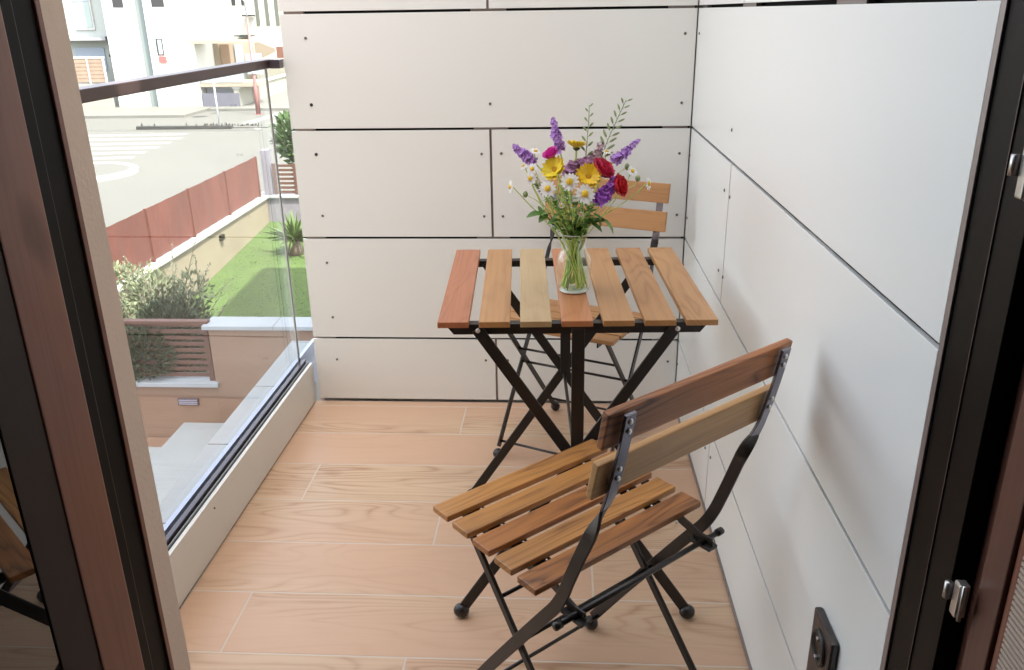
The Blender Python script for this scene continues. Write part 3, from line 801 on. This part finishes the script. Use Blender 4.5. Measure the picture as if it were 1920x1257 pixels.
# pink and red
poppy(1034, 290, -.02, .0210, (-.45, -.35, .8), 'small hot pink flower above the left yellow flower', 'petal_pink', n=12, name='pink_flower')
poppy(1128, 320, -.022, .0350, (.62, -.30, .75), 'crimson flower seen from the side, right of the yellow flowers', 'petal_crimson', n=8)
poppy(1158, 350, -.030, .0310, (.92, -.35, .35), 'scarlet flower drooping at the right side of the bouquet', 'petal_red', n=8)
# daisies
D = [(1068, 341, -.062, .0195, (-.05, -.9, .42), 'white daisy in the centre between the two big yellow flowers'),
     (1097, 364, -.070, .0205, (.1, -.92, .36), 'white daisy lowest in the middle, under the golden flower'),
     (1027, 354, -.060, .0175, (-.2, -.9, .40), 'white daisy under the lemon yellow flower'),
     (994, 335, -.035, .0135, (-.25, -.9, .35), 'small white daisy at the left edge of the cluster'),
     (998, 317, -.020, .0125, (-.30, -.85, .45), 'small white daisy just above the left edge daisy'),
     (1004, 284, .000, .0115, (.25, -.35, .9), 'little white daisy standing above the pink flower on the left'),
     (982, 312, -.010, .0105, (-.6, -.2, .75), 'tiny half-closed white daisy at the far left under the lavender'),
     (957, 351, -.020, .0140, (-.95, -.28, .1), 'lone white daisy sticking out furthest left, seen edge-on'),
     (1186, 321, .000, .0120, (.45, -.6, .6), 'small white daisy on the right above the red flower'),
     (1216, 345, -.005, .0140, (.9, -.4, .15), 'white daisy furthest right in front of the chair slat'),
     (1138, 285, .020, .0110, (.2, -.2, .95), 'yellowish little daisy seen side-on near the seed sprigs'),
     (1052, 386, -.050, .0075, (-.3, -.8, .5), 'tiny white blossom low in the greenery on the left'),
     (1074, 386, -.062, .0070, (0, -.9, .3), 'tiny white blossom low in the greenery, centre'),
     (1090, 402, -.055, .0070, (.3, -.9, .1), 'tiny white blossom lowest in the greenery, near the vase rim')]
for i, a in enumerate(D): daisy(*a, folded=(i in (6,)), n=(15 if i < 11 else 8))
seed_sprig([(1098, 300), (1101, 262), (1104, 225), (1105, 197)], .025, 'upright green seed sprig, left of the taller leaning one', .0140, .0075, 11, .009)
seed_sprig([(1126, 300), (1140, 262), (1158, 222), (1174, 188)], .030, 'tall green seed sprig leaning right, the highest tip of the bouquet', .0190, .0078, 17, .014)
# curled side stems with buds
for (pts, dy, lab) in (([(1131, 392), (1165, 358), (1190, 348), (1196, 335)], -.01, 'thin green stem with a curled bud at the right'),
                       ([(1135, 360), (1160, 325), (1176, 313)], .01, 'short bare stem arching right behind the red flower'),
                       ([(1036, 400), (1005, 376), (985, 365)], -.02, 'thin green stem with a bud low on the left')):
    t = new_flower('flower_bud', lab, 'bud', 'buds at the sides of the bouquet')
    P3 = [hit(x, y, 1, VY+dy) for x, y in pts]; st = stem_path(P3[0], P3[1]-P3[0])
    fb_(MB().tube(st+P3[1:], .0009, 5), 'stem', 'stem', t)
    fb_(MB().ball(P3[-1], .0055, 8, sq=(1, 1, 1.3)), 'bud', 'seed_green', t)
# leafy stems
leafy = [((1016, 402), -.02, (-1, -.3, .15), .034, .020, 'leafy stem with one broad leaf sticking out left over the rim'),
         ((1128, 412), -.02, (.8, -.35, -.45), .040, .020, 'leafy stem with a pointed leaf hanging out right over the rim'),
         ((1052, 395), -.045, (-.4, -.5, .6), .034, .014, 'dense leafy stem at the front left of the rim'),
         ((1078, 390), -.055, (.0, -.6, .8), .034, .014, 'dense leafy stem at the front centre of the rim'),
         ((1102, 392), -.045, (.4, -.5, .6), .034, .014, 'dense leafy stem at the front right of the rim'),
         ((1062, 370), .02, (-.3, .4, .8), .036, .015, 'dense leafy stem at the back of the bouquet'),
         ((1092, 372), .03, (.3, .4, .8), .036, .015, 'leafy stem at the back right of the bouquet'),
         ((1040, 375), .0, (-.7, .0, .6), .032, .013, 'leafy stem rising to the left behind the daisies'),
         ((1120, 372), .0, (.7, .1, .5), .034, .013, 'leafy stem rising to the right under the violet spike')]
leafy += [((1046, 414), -.03, (-.8, -.5, .1), .026, .012, 'small leaves spilling over the left front of the rim'),
          ((1110, 420), -.025, (.7, -.5, -.2), .028, .012, 'small leaves spilling over the right front of the rim'),
          ((1070, 356), -.03, (.1, -.3, .95), .030, .012, 'upright leaves between the white daisies'),
          ((1008, 350), .0, (-.8, .1, .5), .022, .009, 'fine greenery at the left behind the small daisies')]
for (pp, dy, d, L_, w, lab) in leafy:
    h = hit(pp[0], pp[1], 1, VY+dy); t = new_flower('leafy_stem', lab, 'leaf', 'green leaves in the bouquet')
    sp = stem_path(h, Vector(d)+Vector((0, 0, .6))); fb_(MB().tube(sp, .0021, 6), 'stem', 'stem', t)
    b = MB(); add_leaf(b, h, d, L_, w, .7, random.uniform(-.4, .4))
    for k in range(20):
        i = random.randint(7, len(sp)-1); a = random.uniform(0, 2*PI)
        add_leaf(b, sp[i], (math.cos(a)*.8, math.sin(a)*.8-.2, random.uniform(.1, 1.0)), L_*random.uniform(.5, .85), w*random.uniform(.4, .75), random.uniform(.2, 1.0), random.uniform(-.8, .8))
    if pp == (1016, 402) or pp == (1128, 412):
        add_leaf(b, h-Vector(d).normalized()*.012, Vector(d)+Vector((0, -.4, -.5)), L_*.75, w*.8, 1.0, .5)
    fb_(b, 'leaves', 'leaf_mid', t)
# ================================================================== OUTSIDE
ZS_ = -3.0
def G(px, py, z=ZS_): return hit(px, py, 2, z)
# ground sheet, street, garden
g = MB().box((-150, -60, -4.2), (120, 260, -4.0)).build('ground', 'street'); struct(g)
g = MB().box((-150, -60, -3.9), (-7.22, 260, ZS_)).build('street', 'street'); struct(g)
g = MB().box((-7.218, 16.2, -3.9), (60, 260, ZS_-.004)).build('street', 'street'); struct(g)
# lawn slopes down towards the house
b = MB(); lx0, lx1 = -7.05, 1.0
b.add([(lx0, 16.0, -3.08), (lx1, 16.0, -3.08), (lx1, 6.2, -3.82), (lx0, 6.2, -3.82), (lx0, 16, -3.95), (lx1, 16, -3.95), (lx1, 6.2, -3.95), (lx0, 6.2, -3.95)], [[3, 2, 1, 0], [0, 1, 5, 4], [1, 2, 6, 5], [2, 3, 7, 6], [3, 0, 4, 7]])
lawn = b.build('lawn', 'grass'); struct(lawn)
def lawn_z(y): return -3.08-(16-y)*(.74/9.8)
gb = MB(); rg = random.Random(3)
for _ in range(9000):
    x = rg.uniform(-7.0, -4.2); y = rg.uniform(8.5, 15.9); z = lawn_z(y); h = rg.uniform(.008, .018); a = rg.uniform(0, PI); dx, dy_ = math.cos(a)*.008, math.sin(a)*.008
    gb.add([(x-dx, y-dy_, z), (x+dx, y+dy_, z), (x+rg.uniform(-.02, .02), y+rg.uniform(-.02, .02), z+h)], [[0, 1, 2]])
go = gb.build('grass_blades', 'grass'); go['kind'] = 'stuff'; tag(go, 'short grass blades of the sunny garden lawn', 'grass')
g = MB().box((-7.0, -3.5, -3.9), (-1.40, 6.04, -3.42)).build('patio', 'tile_pink'); struct(g)
# pale slabs: stepped terrace
st = thing('garden_steps', 'pale grey stone steps on the patio under the balcony', 'steps', (-4, 4, -3.42))
o = Vector((-4, 4, -3.42))
for (x0, y1, zt) in ((-4.62, 5.62, -3.0), (-4.92, 5.30, -3.14), (-5.2, 5.0, -3.28)):
    MB().box(Vector((x0, -2.0, -3.419+ (0 if zt > -3.05 else .001)))-o, Vector((x0+3.1 if zt > -3.05 else x0+.298, y1, zt))-o, bev=.004).build('step', 'slab_pale', st)

# garden boundary wall with brown screen, runs away along x = -7
gw = thing('garden_wall', 'cream rendered garden wall with white coping along the street', 'wall', (-7.1, 10, -3.9))
o = Vector((-7.1, 10, -3.9))
MB().box(Vector((-7.20, 5.0, -3.9))-o, Vector((-6.985, 16.15, -2.55))-o).build('wall', 'wall_cream', gw)
y = 5.0
while y < 16.2:
    MB().box(Vector((-7.23, y+.004, -2.548))-o, Vector((-6.93, min(y+1.0, 16.2)-.004, -2.495))-o, bev=.006).build('coping_stone', 'coping_white', gw); y += 1.0
P = hit(413, 445, 0, -6.985)
MB().box(P-o+Vector((0, -.07, -.06)), P-o+Vector((.07, .07, .05)), bev=.01).build('wall_lamp', 'iron', gw)
fc = thing('screen_fence', 'long rust brown screen fence on top of the cream garden wall', 'fence', (-7.08, 10, -2.49))
o = Vector((-7.08, 10, -2.49))
ys = [5.2, 7.0, 8.6, 10.35, 12.0, 13.75, 15.55]
for i in range(len(ys)-1):
    b = MB(); n = 22
    # slightly billowing panel with thickness
    fr, bk = [], []
    rr_ = random.Random(i)
    for k in range(n+1):
        yy = ys[i]+.004+(ys[i+1]-ys[i]-.008)*k/n; xx = -7.08+.005*math.sin(k*1.3+i)
        fr.append([(xx, yy, -2.47), (xx+.01*math.sin(k*.9), yy, -2.05), (xx, yy, -1.62+.002*math.sin(k*.7))])
    for off, fl_ in ((0, 0), (-.015, 1)):
        vv = [Vector((x+off, y_, z))-o for col_ in fr for x, y_, z in col_]; ff = []
        for k in range(n):
            for j in range(2):
                a = k*3+j; q = [a, a+3, a+4, a+1]; ff.append(q if fl_ else q[::-1])
        b.add(vv, ff, None, 0, False)
    b.build('screen_panel', 'screen_brown', fc)
for y in ys: MB().box(Vector((-7.10, y-.02, -2.49))-o, Vector((-7.045, y+.02, -1.60))-o).build('post', 'screen_post', fc)
# end pillar and cross wall with lattice
ew = thing('pillar_wall', 'purple grey shaded cross wall at the far end of the lawn', 'wall', (-5, 16, -3.9))
o = Vector((-5, 16, -3.9))
MB().box(Vector((-6.98, 15.75, -3.9))-o, Vector((1.0, 15.98, -2.56))-o).build('wall', 'wall_shade', ew)
MB().box(Vector((-7.02, 15.70, -2.555))-o, Vector((1.0, 16.02, -2.50))-o, bev=.006).build('coping_stone', 'coping', ew)
MB().box(Vector((-7.02, 15.72, -2.495))-o, Vector((-6.86, 15.98, -1.50))-o).build('pillar', 'wall_shade', ew)
lf = thing('lattice_fence', 'dark brown slatted fence on the cross wall in front of the green tree', 'fence', (-5.5, 15.85, -2.495))
o = Vector((-5.5, 15.85, -2.495))
for k in range(7): MB().box(Vector((-6.78, 15.84, -2.47+k*.098))-o, Vector((-3, 15.862, -2.47+k*.098+.055))-o).build('slat', 'lattice', lf)
for x in (-6.82, -6.35, -5.6): MB().box(Vector((x, 15.80, -2.495))-o, Vector((x+.07, 15.838, -1.80))-o).build('post', 'lattice', lf)

# near pink tiled wall with high and low part
pw = thing('tiled_wall', 'pinkish tiled garden wall with pale coping, in shadow below the balcony', 'wall', (-4.4, 6.2, -3.9))
o = Vector((-4.4, 6.2, -3.9))
MB().box(Vector((-4.385, 6.075, -3.9))-o, Vector((-1.0, 6.30, -2.045))-o).build('wall', 'tile_pink', pw)
MB().box(Vector((-7.0, 6.075, -3.9))-o, Vector((-4.387, 6.30, -2.755))-o).build('wall', 'tile_pink', pw)
for x0, x1 in ((-4.44, -3.62), (-3.616, -2.8), (-2.796, -1.0)): MB().box(Vector((x0, 6.03, -2.042))-o, Vector((x1, 6.36, -1.995))-o, bev=.005).build('coping_stone', 'coping_cool', pw)
for x0, x1 in ((-6.98, -5.6), (-5.596, -4.345)): MB().box(Vector((x0, 6.02, -2.752))-o, Vector((x1, 6.34, -2.70))-o, bev=.005).build('coping_stone', 'coping_cool', pw)
P = hit(354, 753, 1, 6.07)
vn = MB().box(P-o+Vector((-.125, -.02, -.045)), P-o+Vector((.125, .004, .045)), bev=.006).build('vent_grille', 'alu_dark', pw)
for k in range(3): MB().box(P-o+Vector((-.11, -.026, -.030+k*.024)), P-o+Vector((.11, -.0205, -.018+k*.024))).build('louvre', 'alu_pale', vn)
sf = thing('slat_fence', 'reddish brown horizontal slat fence on the low part of the tiled wall', 'fence', (-5.5, 6.15, -2.70))
o = Vector((-5.5, 6.15, -2.70))
z = -2.665
while z < -2.03:
    MB().box(Vector((-6.95, 6.14, z))-o, Vector((-4.47, 6.152, z+.044))-o).build('slat', 'fence_red', sf); z += .0775
MB().box(Vector((-6.98, 6.10, -2.0))-o, Vector((-4.40, 6.19, -1.965))-o).build('cap_rail', 'fence_red', sf)
for x in (-6.97, -5.7, -4.465): MB().box(Vector((x, 6.10, -2.70))-o, Vector((x+.055, 6.138, -2.001))-o).build('post', 'fence_red', sf)

# ---- foliage
def leaf_cloud(b, c, rad, n, size, rnd, up=.3, dens=1.0):
    for _ in range(n):
        while True:
            p_ = Vector((rnd.uniform(-1, 1), rnd.uniform(-1, 1), rnd.uniform(-1, 1)))
            if .05 < p_.length < 1: break
        if rnd.random() > p_.length+.25: continue
        q = Vector((p_.x*rad[0], p_.y*rad[1], p_.z*rad[2]))+Vector(c)
        d = (p_+Vector((rnd.uniform(-.6, .6), rnd.uniform(-.6, .6), rnd.uniform(-.3, .8)+up))).normalized()
        s = d.cross(Vector((rnd.uniform(-1, 1), rnd.uniform(-1, 1), rnd.uniform(-1, 1)))).normalized()
        l = size*rnd.uniform(.6, 1.4); w = l*.22
        b.add([q, q+d*l*.5+s*w, q+d*l, q+d*l*.5-s*w], [[0, 1, 2, 3]])
def shrub(name, label, cat, base, blobs, mat, size, seed, trunk_r=.05, group=None):
    rnd = random.Random(seed); base = Vector(base); t = thing(name, label, cat, base, 0, group)
    b = MB()
    for (c, rad, n) in blobs: leaf_cloud(b, Vector(c)-base, rad, n, size, rnd)
    b.build('crown', mat, t)
    tr = MB()
    for (c, rad, n) in blobs:
        e = Vector(c)-base; mid = e*.5+Vector((rnd.uniform(-.1, .1), rnd.uniform(-.1, .1), 0))
        tr.tube([Vector((rnd.uniform(-.05, .05), 0, 0)), mid, e+Vector((0, 0, rad[2]*.5))], [trunk_r, trunk_r*.6, trunk_r*.15], 6)
    tr.build('trunk', 'bark', t)
    return t
# silvery bush behind the slat fence, with feathery shoots
base = (-6.1, 7.4, -3.72)
bl = []
rb = random.Random(12)
for (x, y, z, r_, n) in ((-6.15, 7.3, -2.7, .55, 1500), (-5.55, 7.2, -2.75, .50, 1500), (-5.2, 7.1, -2.9, .40, 900), (-6.6, 7.6, -2.6, .55, 1200), (-5.9, 7.2, -3.2, .6, 1100), (-5.3, 6.9, -3.2, .45, 800), (-6.4, 7.8, -2.1, .40, 800), (-5.75, 7.6, -2.2, .38, 700), (-5.35, 7.9, -2.15, .25, 220), (-6.05, 7.9, -2.0, .22, 150)):
    bl.append(((x, y, z), (r_, r_*.8, r_*.9), n))
bush = shrub('olive_bush', 'silvery green bush growing behind the reddish slat fence', 'bush', base, bl, 'leaf_silver', .075, 5, .03)
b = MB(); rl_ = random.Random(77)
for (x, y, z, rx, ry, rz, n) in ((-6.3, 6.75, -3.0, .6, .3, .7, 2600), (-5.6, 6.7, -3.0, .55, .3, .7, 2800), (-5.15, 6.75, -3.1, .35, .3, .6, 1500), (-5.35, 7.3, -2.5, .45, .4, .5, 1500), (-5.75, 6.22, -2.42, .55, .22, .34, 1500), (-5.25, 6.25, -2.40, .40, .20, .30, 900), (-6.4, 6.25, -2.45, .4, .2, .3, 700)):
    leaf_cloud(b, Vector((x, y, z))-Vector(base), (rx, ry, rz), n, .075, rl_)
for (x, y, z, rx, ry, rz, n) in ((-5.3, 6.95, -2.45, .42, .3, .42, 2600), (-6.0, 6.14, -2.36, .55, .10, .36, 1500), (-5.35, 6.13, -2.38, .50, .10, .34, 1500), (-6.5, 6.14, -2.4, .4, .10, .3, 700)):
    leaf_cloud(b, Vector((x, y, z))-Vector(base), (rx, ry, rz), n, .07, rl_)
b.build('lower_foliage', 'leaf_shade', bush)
b = MB(); tw_ = MB()
for k in range(80):
    s0 = Vector((rb.uniform(-6.7, -5.1), rb.uniform(7.0, 8.0), rb.uniform(-2.8, -2.2))); d = Vector((rb.uniform(-.35, .55), rb.uniform(-.2, .5), rb.uniform(.4, 1))).normalized(); L_ = rb.uniform(.4, .85)
    tw_.tube([s0-Vector(base), s0+d*L_-Vector(base)], [.008, .002], 4)
    for j in range(26):
        t_ = j/26; q = s0+d*L_*t_; sd_ = d.cross(Vector((rb.uniform(-1, 1), rb.uniform(-1, 1), rb.uniform(-1, 1)))).normalized(); dd = (d+sd_*1.1).normalized(); l = .10*(1-.5*t_); s_ = dd.cross(d).normalized()*l*.13
        b.add([q-Vector(base), q+dd*l*.5+s_-Vector(base), q+dd*l-Vector(base), q+dd*l*.5-s_-Vector(base)], [[0, 1, 2, 3]])
b.build('shoots', 'leaf_silver', bush); tw_.build('twigs', 'bark', bush)
# agave-like plant
pb = Vector((-5.75, 13.6, lawn_z(13.6))); pl = thing('spiky_plant', 'round spiky palm-like plant on the lawn by the cross wall', 'plant', pb)
b = MB(); rp_ = random.Random(4)
for k in range(90):
    a = rp_.uniform(0, 2*PI); e = rp_.uniform(.05, 1.35); L_ = rp_.uniform(.45, .72); d = Vector((math.cos(a)*math.cos(e), math.sin(a)*math.cos(e), math.sin(e))); s_ = Vector((-math.sin(a), math.cos(a), 0))*.025
    q0 = Vector((0, 0, .30)); q1 = q0+d*L_*.5; q2 = q0+d*L_-Vector((0, 0, .12*math.cos(e)))
    b.add([q0-s_*.5, q0+s_*.5, q1+s_, q2, q1-s_], [[0, 1, 2, 3, 4]])
b.build('fronds', 'frond', pl); MB().tube([(0, 0, -.05), (0, 0, .18), (0, 0, .32)], [.16, .13, .08], 10).build('trunk', 'bark', pl)
# tree beyond the lattice
shrub('garden_tree', 'bright green leafy tree beyond the dark slatted fence', 'tree', (-6.3, 17.2, -3.0), [((-6.55, 17.0, -1.35), (.5, .5, .5), 900), ((-6.0, 17.2, -1.1), (.6, .6, .6), 1100), ((-5.4, 17.2, -1.3), (.7, .6, .6), 900), ((-6.3, 17.1, -1.8), (.6, .5, .4), 700)], 'leaf_bright', .17, 9, .06)

# ---- street furniture and markings
def strip(name, pts, z, mat, kind='structure'):
    b = MB(); b.poly([(p.x, p.y, z) for p in pts][::-1]); n = len(pts)
    # make sure it faces up
    me = b.build(name, mat); 
    if me.data.polygons[0].normal.z < 0: me.data.flip_normals()
    me['kind'] = kind; return me
for i, (ya, yb2, xr) in enumerate(((250.5, 254, 352), (258, 262, 344), (266.5, 270.5, 322), (275, 279.5, 300), (284, 288.5, 276), (293.5, 298, 254))):
    strip('road_marking', [G(120, ya+4), G(xr, ya), G(xr-6, yb2), G(120, yb2+4)], ZS_+.004, 'road_white')
for (a, b_, c_, d_) in (((452, 232), (530, 208), (534, 213), (458, 237)), ((475, 240), (532, 221), (536, 226), (482, 245)),):
    strip('road_marking', [G(*a), G(*b_), G(*c_), G(*d_)], ZS_+.004, 'road_white')
# rounded kerb island at the left
ci = G(172, 328); is_ = MB(); cx_, cy_ = ci.x-.3, ci.y; rad = 1.55
is_.lathe([(rad, ZS_-.02), (rad, ZS_+.10), (rad-.03, ZS_+.12), (rad-.22, ZS_+.12), (rad-.24, ZS_+.10)], c=(cx_, cy_, 0), n=48)
is_.lathe([(rad-.24, ZS_+.105), (rad-.8, ZS_+.11), (1e-4, ZS_+.112)], c=(cx_, cy_, 0), n=48, mi=1)
o_ = is_.build('pavement', ['kerb_white', 'street']); struct(o_)
# far pavement with kerb in front of houses
b = MB(); a1, a2 = G(150, 232), G(560, 196); 
b.box((-60, 35.6, ZS_-.02), (-17.5, 39.5, ZS_+.12)); b.box((-17.4, 38.2, ZS_-.02), (-5, 60, ZS_+.12)); o_ = b.build('pavement', 'pave_cream'); struct(o_)
# traffic island with weeds
c1, c2 = G(258, 243), G(432, 243)
ki = thing('kerb_strip', 'low dark kerb strip with weeds in the middle of the street', 'kerb', ((c1.x+c2.x)/2, c1.y, ZS_))
hx = (c2.x-c1.x)/2
MB().box((-hx, -.12, 0), (hx, .12, .13), bev=.02).build('kerb', 'kerb_dark', ki)
MB().box((-hx+.05, .14, 0), (hx+1.4, 1.2, .05), bev=.02).build('island', 'street', ki)
b = MB(); rnd = random.Random(2)
for _ in range(60):
    x = rnd.uniform(hx*.4, hx+1.2); xx = x if rnd.random() < .8 else rnd.uniform(-hx, hx)
    q = Vector((xx, rnd.uniform(-.1, .25), .1)); d = Vector((rnd.uniform(-.5, .5), rnd.uniform(-.5, .5), 1)).normalized(); s_ = Vector((.03, .015, 0)); l = rnd.uniform(.05, .18)
    b.add([q-s_, q+s_, q+d*l], [[0, 1, 2]])
b.build('weeds', 'kerb_dark', ki)
mh = G(375, 219); o_ = MB().lathe([(1e-4, .004), (.35, .004), (.36, .001)], c=(mh.x, mh.y, ZS_), n=24).build('manhole_cover', 'kerb_dark'); tag(o_, 'grey manhole cover in the pale street', 'manhole cover')
# sign pole and street lamp
sp_ = G(412, 240); t = thing('sign_pole', 'thin grey pole standing on the kerb strip', 'pole', (sp_.x, sp_.y, ZS_))
MB().tube([(0, 0, 0), (0, 0, 2.05)], .035, 8).build('pole', 'pole_grey', t); MB().box((-.06, -.03, 2.0), (.06, .03, 2.12)).build('cap', 'pole_grey', t)
lp_ = G(485, 215); t = thing('street_lamp', 'tall faded red street lamp post by the crossing', 'street lamp', (lp_.x, lp_.y, ZS_))
MB().tube([(0, 0, 0), (0, 0, 1.2), (0, 0, 1.25), (0, 0, 4.2)], [.11, .10, .075, .05], 10).build('pole', 'lamp_red', t)
MB().box((-.14, -.14, 0), (.14, .14, .04)).build('base_plate', 'lamp_red', t)
MB().tube([(0, 0, 4.15), (0, -.1, 4.9), (0, -.8, 5.1)], .035, 8).build('arm', 'pole_grey', t)
MB().box((-.14, -1.4, 5.05), (.14, -.75, 5.15), bev=.02).build('lamp_head', 'pole_grey', t)
MB().tube([(0, 0, 1.78), (0, 0, 1.92)], .092, 10).build('band', 'coping_white', t)

# ---- houses across the street
def hb(root, o, name, x0, x1, y0, y1, z0, z1, mat, bev=0):
    return MB().box(Vector((x0, y0, z0))-o, Vector((x1, y1, z1))-o, bev=bev).build(name, mat, root)
o = Vector((-20, 40, ZS_)); h1 = thing('white_house', 'bright white modern house with a grey recessed strip', 'house', o)
hb(h1, o, 'wall', -22.35, -20.85, 39.3, 42.5, ZS_, 8, 'house_white')
hb(h1, o, 'wall', -20.35, -18.10, 39.3, 42.5, ZS_, 8, 'house_white')
hb(h1, o, 'recess', -20.85, -20.35, 39.55, 42.5, ZS_, 8, 'house_grey')
hb(h1, o, 'downpipe', -20.98, -20.90, 39.22, 39.30, ZS_, 8, 'coping_white')
w = hb(h1, o, 'window', -19.98, -19.66, 39.27, 39.33, -.45, .32, 'win_grey'); hb(h1, o, 'pane', -19.90, -19.70, 39.262, 39.269, -.40, .27, 'win_glass')
hb(h1, o, 'window', -19.9, -19.3, 39.27, 39.33, 1.75, 2.5, 'win_grey')
hb(h1, o, 'window', -21.8, -21.3, 39.27, 39.33, 1.75, 2.5, 'win_grey')
hb(h1, o, 'alarm_box', -19.92, -19.58, 39.18, 39.298, -.78, -.50, 'alarm_red')
hb(h1, o, 'wall', -18.06, -16.62, 38.9, 40.6, .22, 8, 'house_green')
hb(h1, o, 'canopy', -18.0, -15.1, 38.6, 39.6, .08, .21, 'house_sand')
hb(h1, o, 'garage_wall', -18.08, -16.0, 41.5, 41.7, ZS_, .08, 'house_sand')
hb(h1, o, 'door', -17.7, -17.25, 41.42, 41.49, -1.9, -.05, 'door_tan')
hb(h1, o, 'door', -16.95, -16.55, 41.42, 41.49, -1.9, -.05, 'win_glass')
hb(h1, o, 'window_frame', -16.35, -15.55, 41.2, 41.3, -1.5, -.5, 'win_glass')
hb(h1, o, 'garage_door', -18.0, -16.4, 39.8, 39.9, ZS_, -1.6, 'garage_grey')
hb(h1, o, 'garage_door', -18.05, -16.2, 39.25, 39.32, ZS_, -2.25, 'garage_purple')
hb(h1, o, 'terrace_slab', -18.09, -15.4, 39.25, 41.48, -1.95, -1.75, 'house_sand')
hb(h1, o, 'terrace_glass', -18.0, -15.9, 39.26, 39.29, -1.74, -1.05, 'pane_pale')
# pale green house set back on the left
o = Vector((-24, 41, ZS_)); h2 = thing('green_house', 'pale green-white house on the left with a canopy over its window', 'house', o)
hb(h2, o, 'wall', -30, -22.37, 40.6, 50, ZS_, 8, 'house_mint')
w = hb(h2, o, 'window', -24.55, -23.55, 40.5, 40.62, .75, 3.5, 'coping_white'); hb(h2, o, 'pane', -24.48, -23.62, 40.47, 40.499, .85, 2.0, 'win_mint'); hb(h2, o, 'pane', -24.48, -23.62, 40.47, 40.499, 2.06, 3.4, 'win_blue')
hb(h2, o, 'canopy', -25.5, -22.65, 39.7, 40.6, .26, .40, 'canopy_grey')
hb(h2, o, 'canopy_edge', -22.66, -22.5, 39.65, 40.59, .25, .44, 'iron')
hb(h2, o, 'window', -24.8, -23.3, 40.55, 40.598, -1.2, -.1, 'win_blue')
hb(h2, o, 'alarm_box', -22.66, -22.42, 40.45, 40.598, -.15, .05, 'alarm_red')
hb(h2, o, 'house_number', -23.1, -22.75, 40.56, 40.598, -.55, -.42, 'win_grey')
gt = thing('wooden_gate', 'pale wooden garden gate panels in a low white wall', 'gate', (-23.6, 38.9, ZS_)); o = Vector((-23.6, 38.9, ZS_))
hb(gt, o, 'wall', -26, -22.45, 38.85, 39.05, ZS_, -1.72, 'house_cream')
for x0, x1 in ((-24.35, -23.42), (-23.34, -22.62)):
    q = hb(gt, o, 'board_panel', x0, x1, 38.9, 38.94, -1.66, -.55, 'gate_wood')
    for k in range(6): hb(q, Vector((0, 0, 0)) + o, 'board', x0+.01, x1-.01, 38.885, 38.899, -1.64+k*.18, -1.64+k*.18+.15, 'gate_wood')
for x0 in (-24.50, -23.41, -22.61): hb(gt, o, 'post', x0, x0+.07, 38.86, 38.96, -1.7, -.45, 'coping_white')
hb(gt, o, 'top_rail', -24.5, -22.5, 38.87, 38.95, -.54, -.45, 'coping_white')
# low cream wall to the right
lw = thing('low_street_wall', 'low cream wall running back along the side street', 'wall', (-14.5, 44, ZS_)); o = Vector((-14.5, 44, ZS_))
b = MB(); A_, B_ = G(452, 204), G(545, 172); 
for P1, P2, z1, z2 in ((A_, B_, ZS_, -2.05),):
    d = (P2-P1); n = Vector((-d.y, d.x, 0)).normalized()*.25
    vs_ = [Vector((p.x, p.y, z))-o for z in (z1, z2) for p in (P1, P2, P2+n, P1+n)]
    b.add(vs_, [[0, 1, 5, 4], [1, 2, 6, 5], [2, 3, 7, 6], [3, 0, 4, 7], [4, 5, 6, 7], [3, 2, 1, 0]])
b.build('wall', 'house_cream', lw)
b = MB(); vs_ = [Vector((p.x, p.y, z))-o for z in (-2.045, -1.97) for p in (A_-n*.3, B_-n*.3, B_+n*1.3, A_+n*1.3)]
b.add(vs_, [[0, 1, 5, 4], [1, 2, 6, 5], [2, 3, 7, 6], [3, 0, 4, 7], [4, 5, 6, 7], [3, 2, 1, 0]]); b.build('coping_stone', 'coping_white', lw)
# far white house with narrow windows and a tiled porch roof
o = Vector((-18.5, 52, ZS_)); h3 = thing('narrow_window_house', 'distant white house with narrow tall windows and a sand coloured porch roof', 'house', o)
hb(h3, o, 'wall', -21.5, -12, 51, 62, ZS_, 9, 'house_white')
for k, x in enumerate((-20.35, -19.75, -18.95, -18.35, -17.75, -17.1)):
    hb(h3, o, 'window', x, x+.22, 50.95, 51.0, 1.9 if k < 2 else .7, 5.5, 'win_grey' if k < 2 else 'win_pale')
hb(h3, o, 'balcony_ledge', -19.6, -19.0, 50.3, 50.95, 1.25, 1.35, 'win_grey')
hb(h3, o, 'ledge', -20.2, -19.1, 50.2, 50.95, .12, .20, 'win_grey'); hb(h3, o, 'ledge', -20.3, -19.1, 50.1, 50.95, -.28, -.20, 'door_tan'); hb(h3, o, 'ledge', -20.2, -19.2, 50.1, 50.95, -.70, -.62, 'door_tan')
b = MB(); b.add([Vector(q)-o for q in ((-19.1, 50.95, .15), (-17.4, 49.2, -.55), (-17.4, 49.2, -.75), (-19.1, 50.95, -1.25), (-19.1, 49.6, .05), (-19.1, 49.6, -1.3))], [[0, 4, 1], [4, 5, 2, 1], [0, 1, 2, 3], [0, 3, 5, 4], [5, 3, 2]]); b.build('porch_roof', 'house_sand', h3)
hb(h3, o, 'porch_edge', -19.0, -16.5, 49.0, 49.1, -1.25, -1.12, 'door_brown')
hb(h3, o, 'garage_door', -17.35, -16.4, 49.2, 49.3, -1.1, -.45, 'brick_red')
hb(h3, o, 'wall', -21, -15, 49.12, 50.9, ZS_, -1.26, 'house_cream')
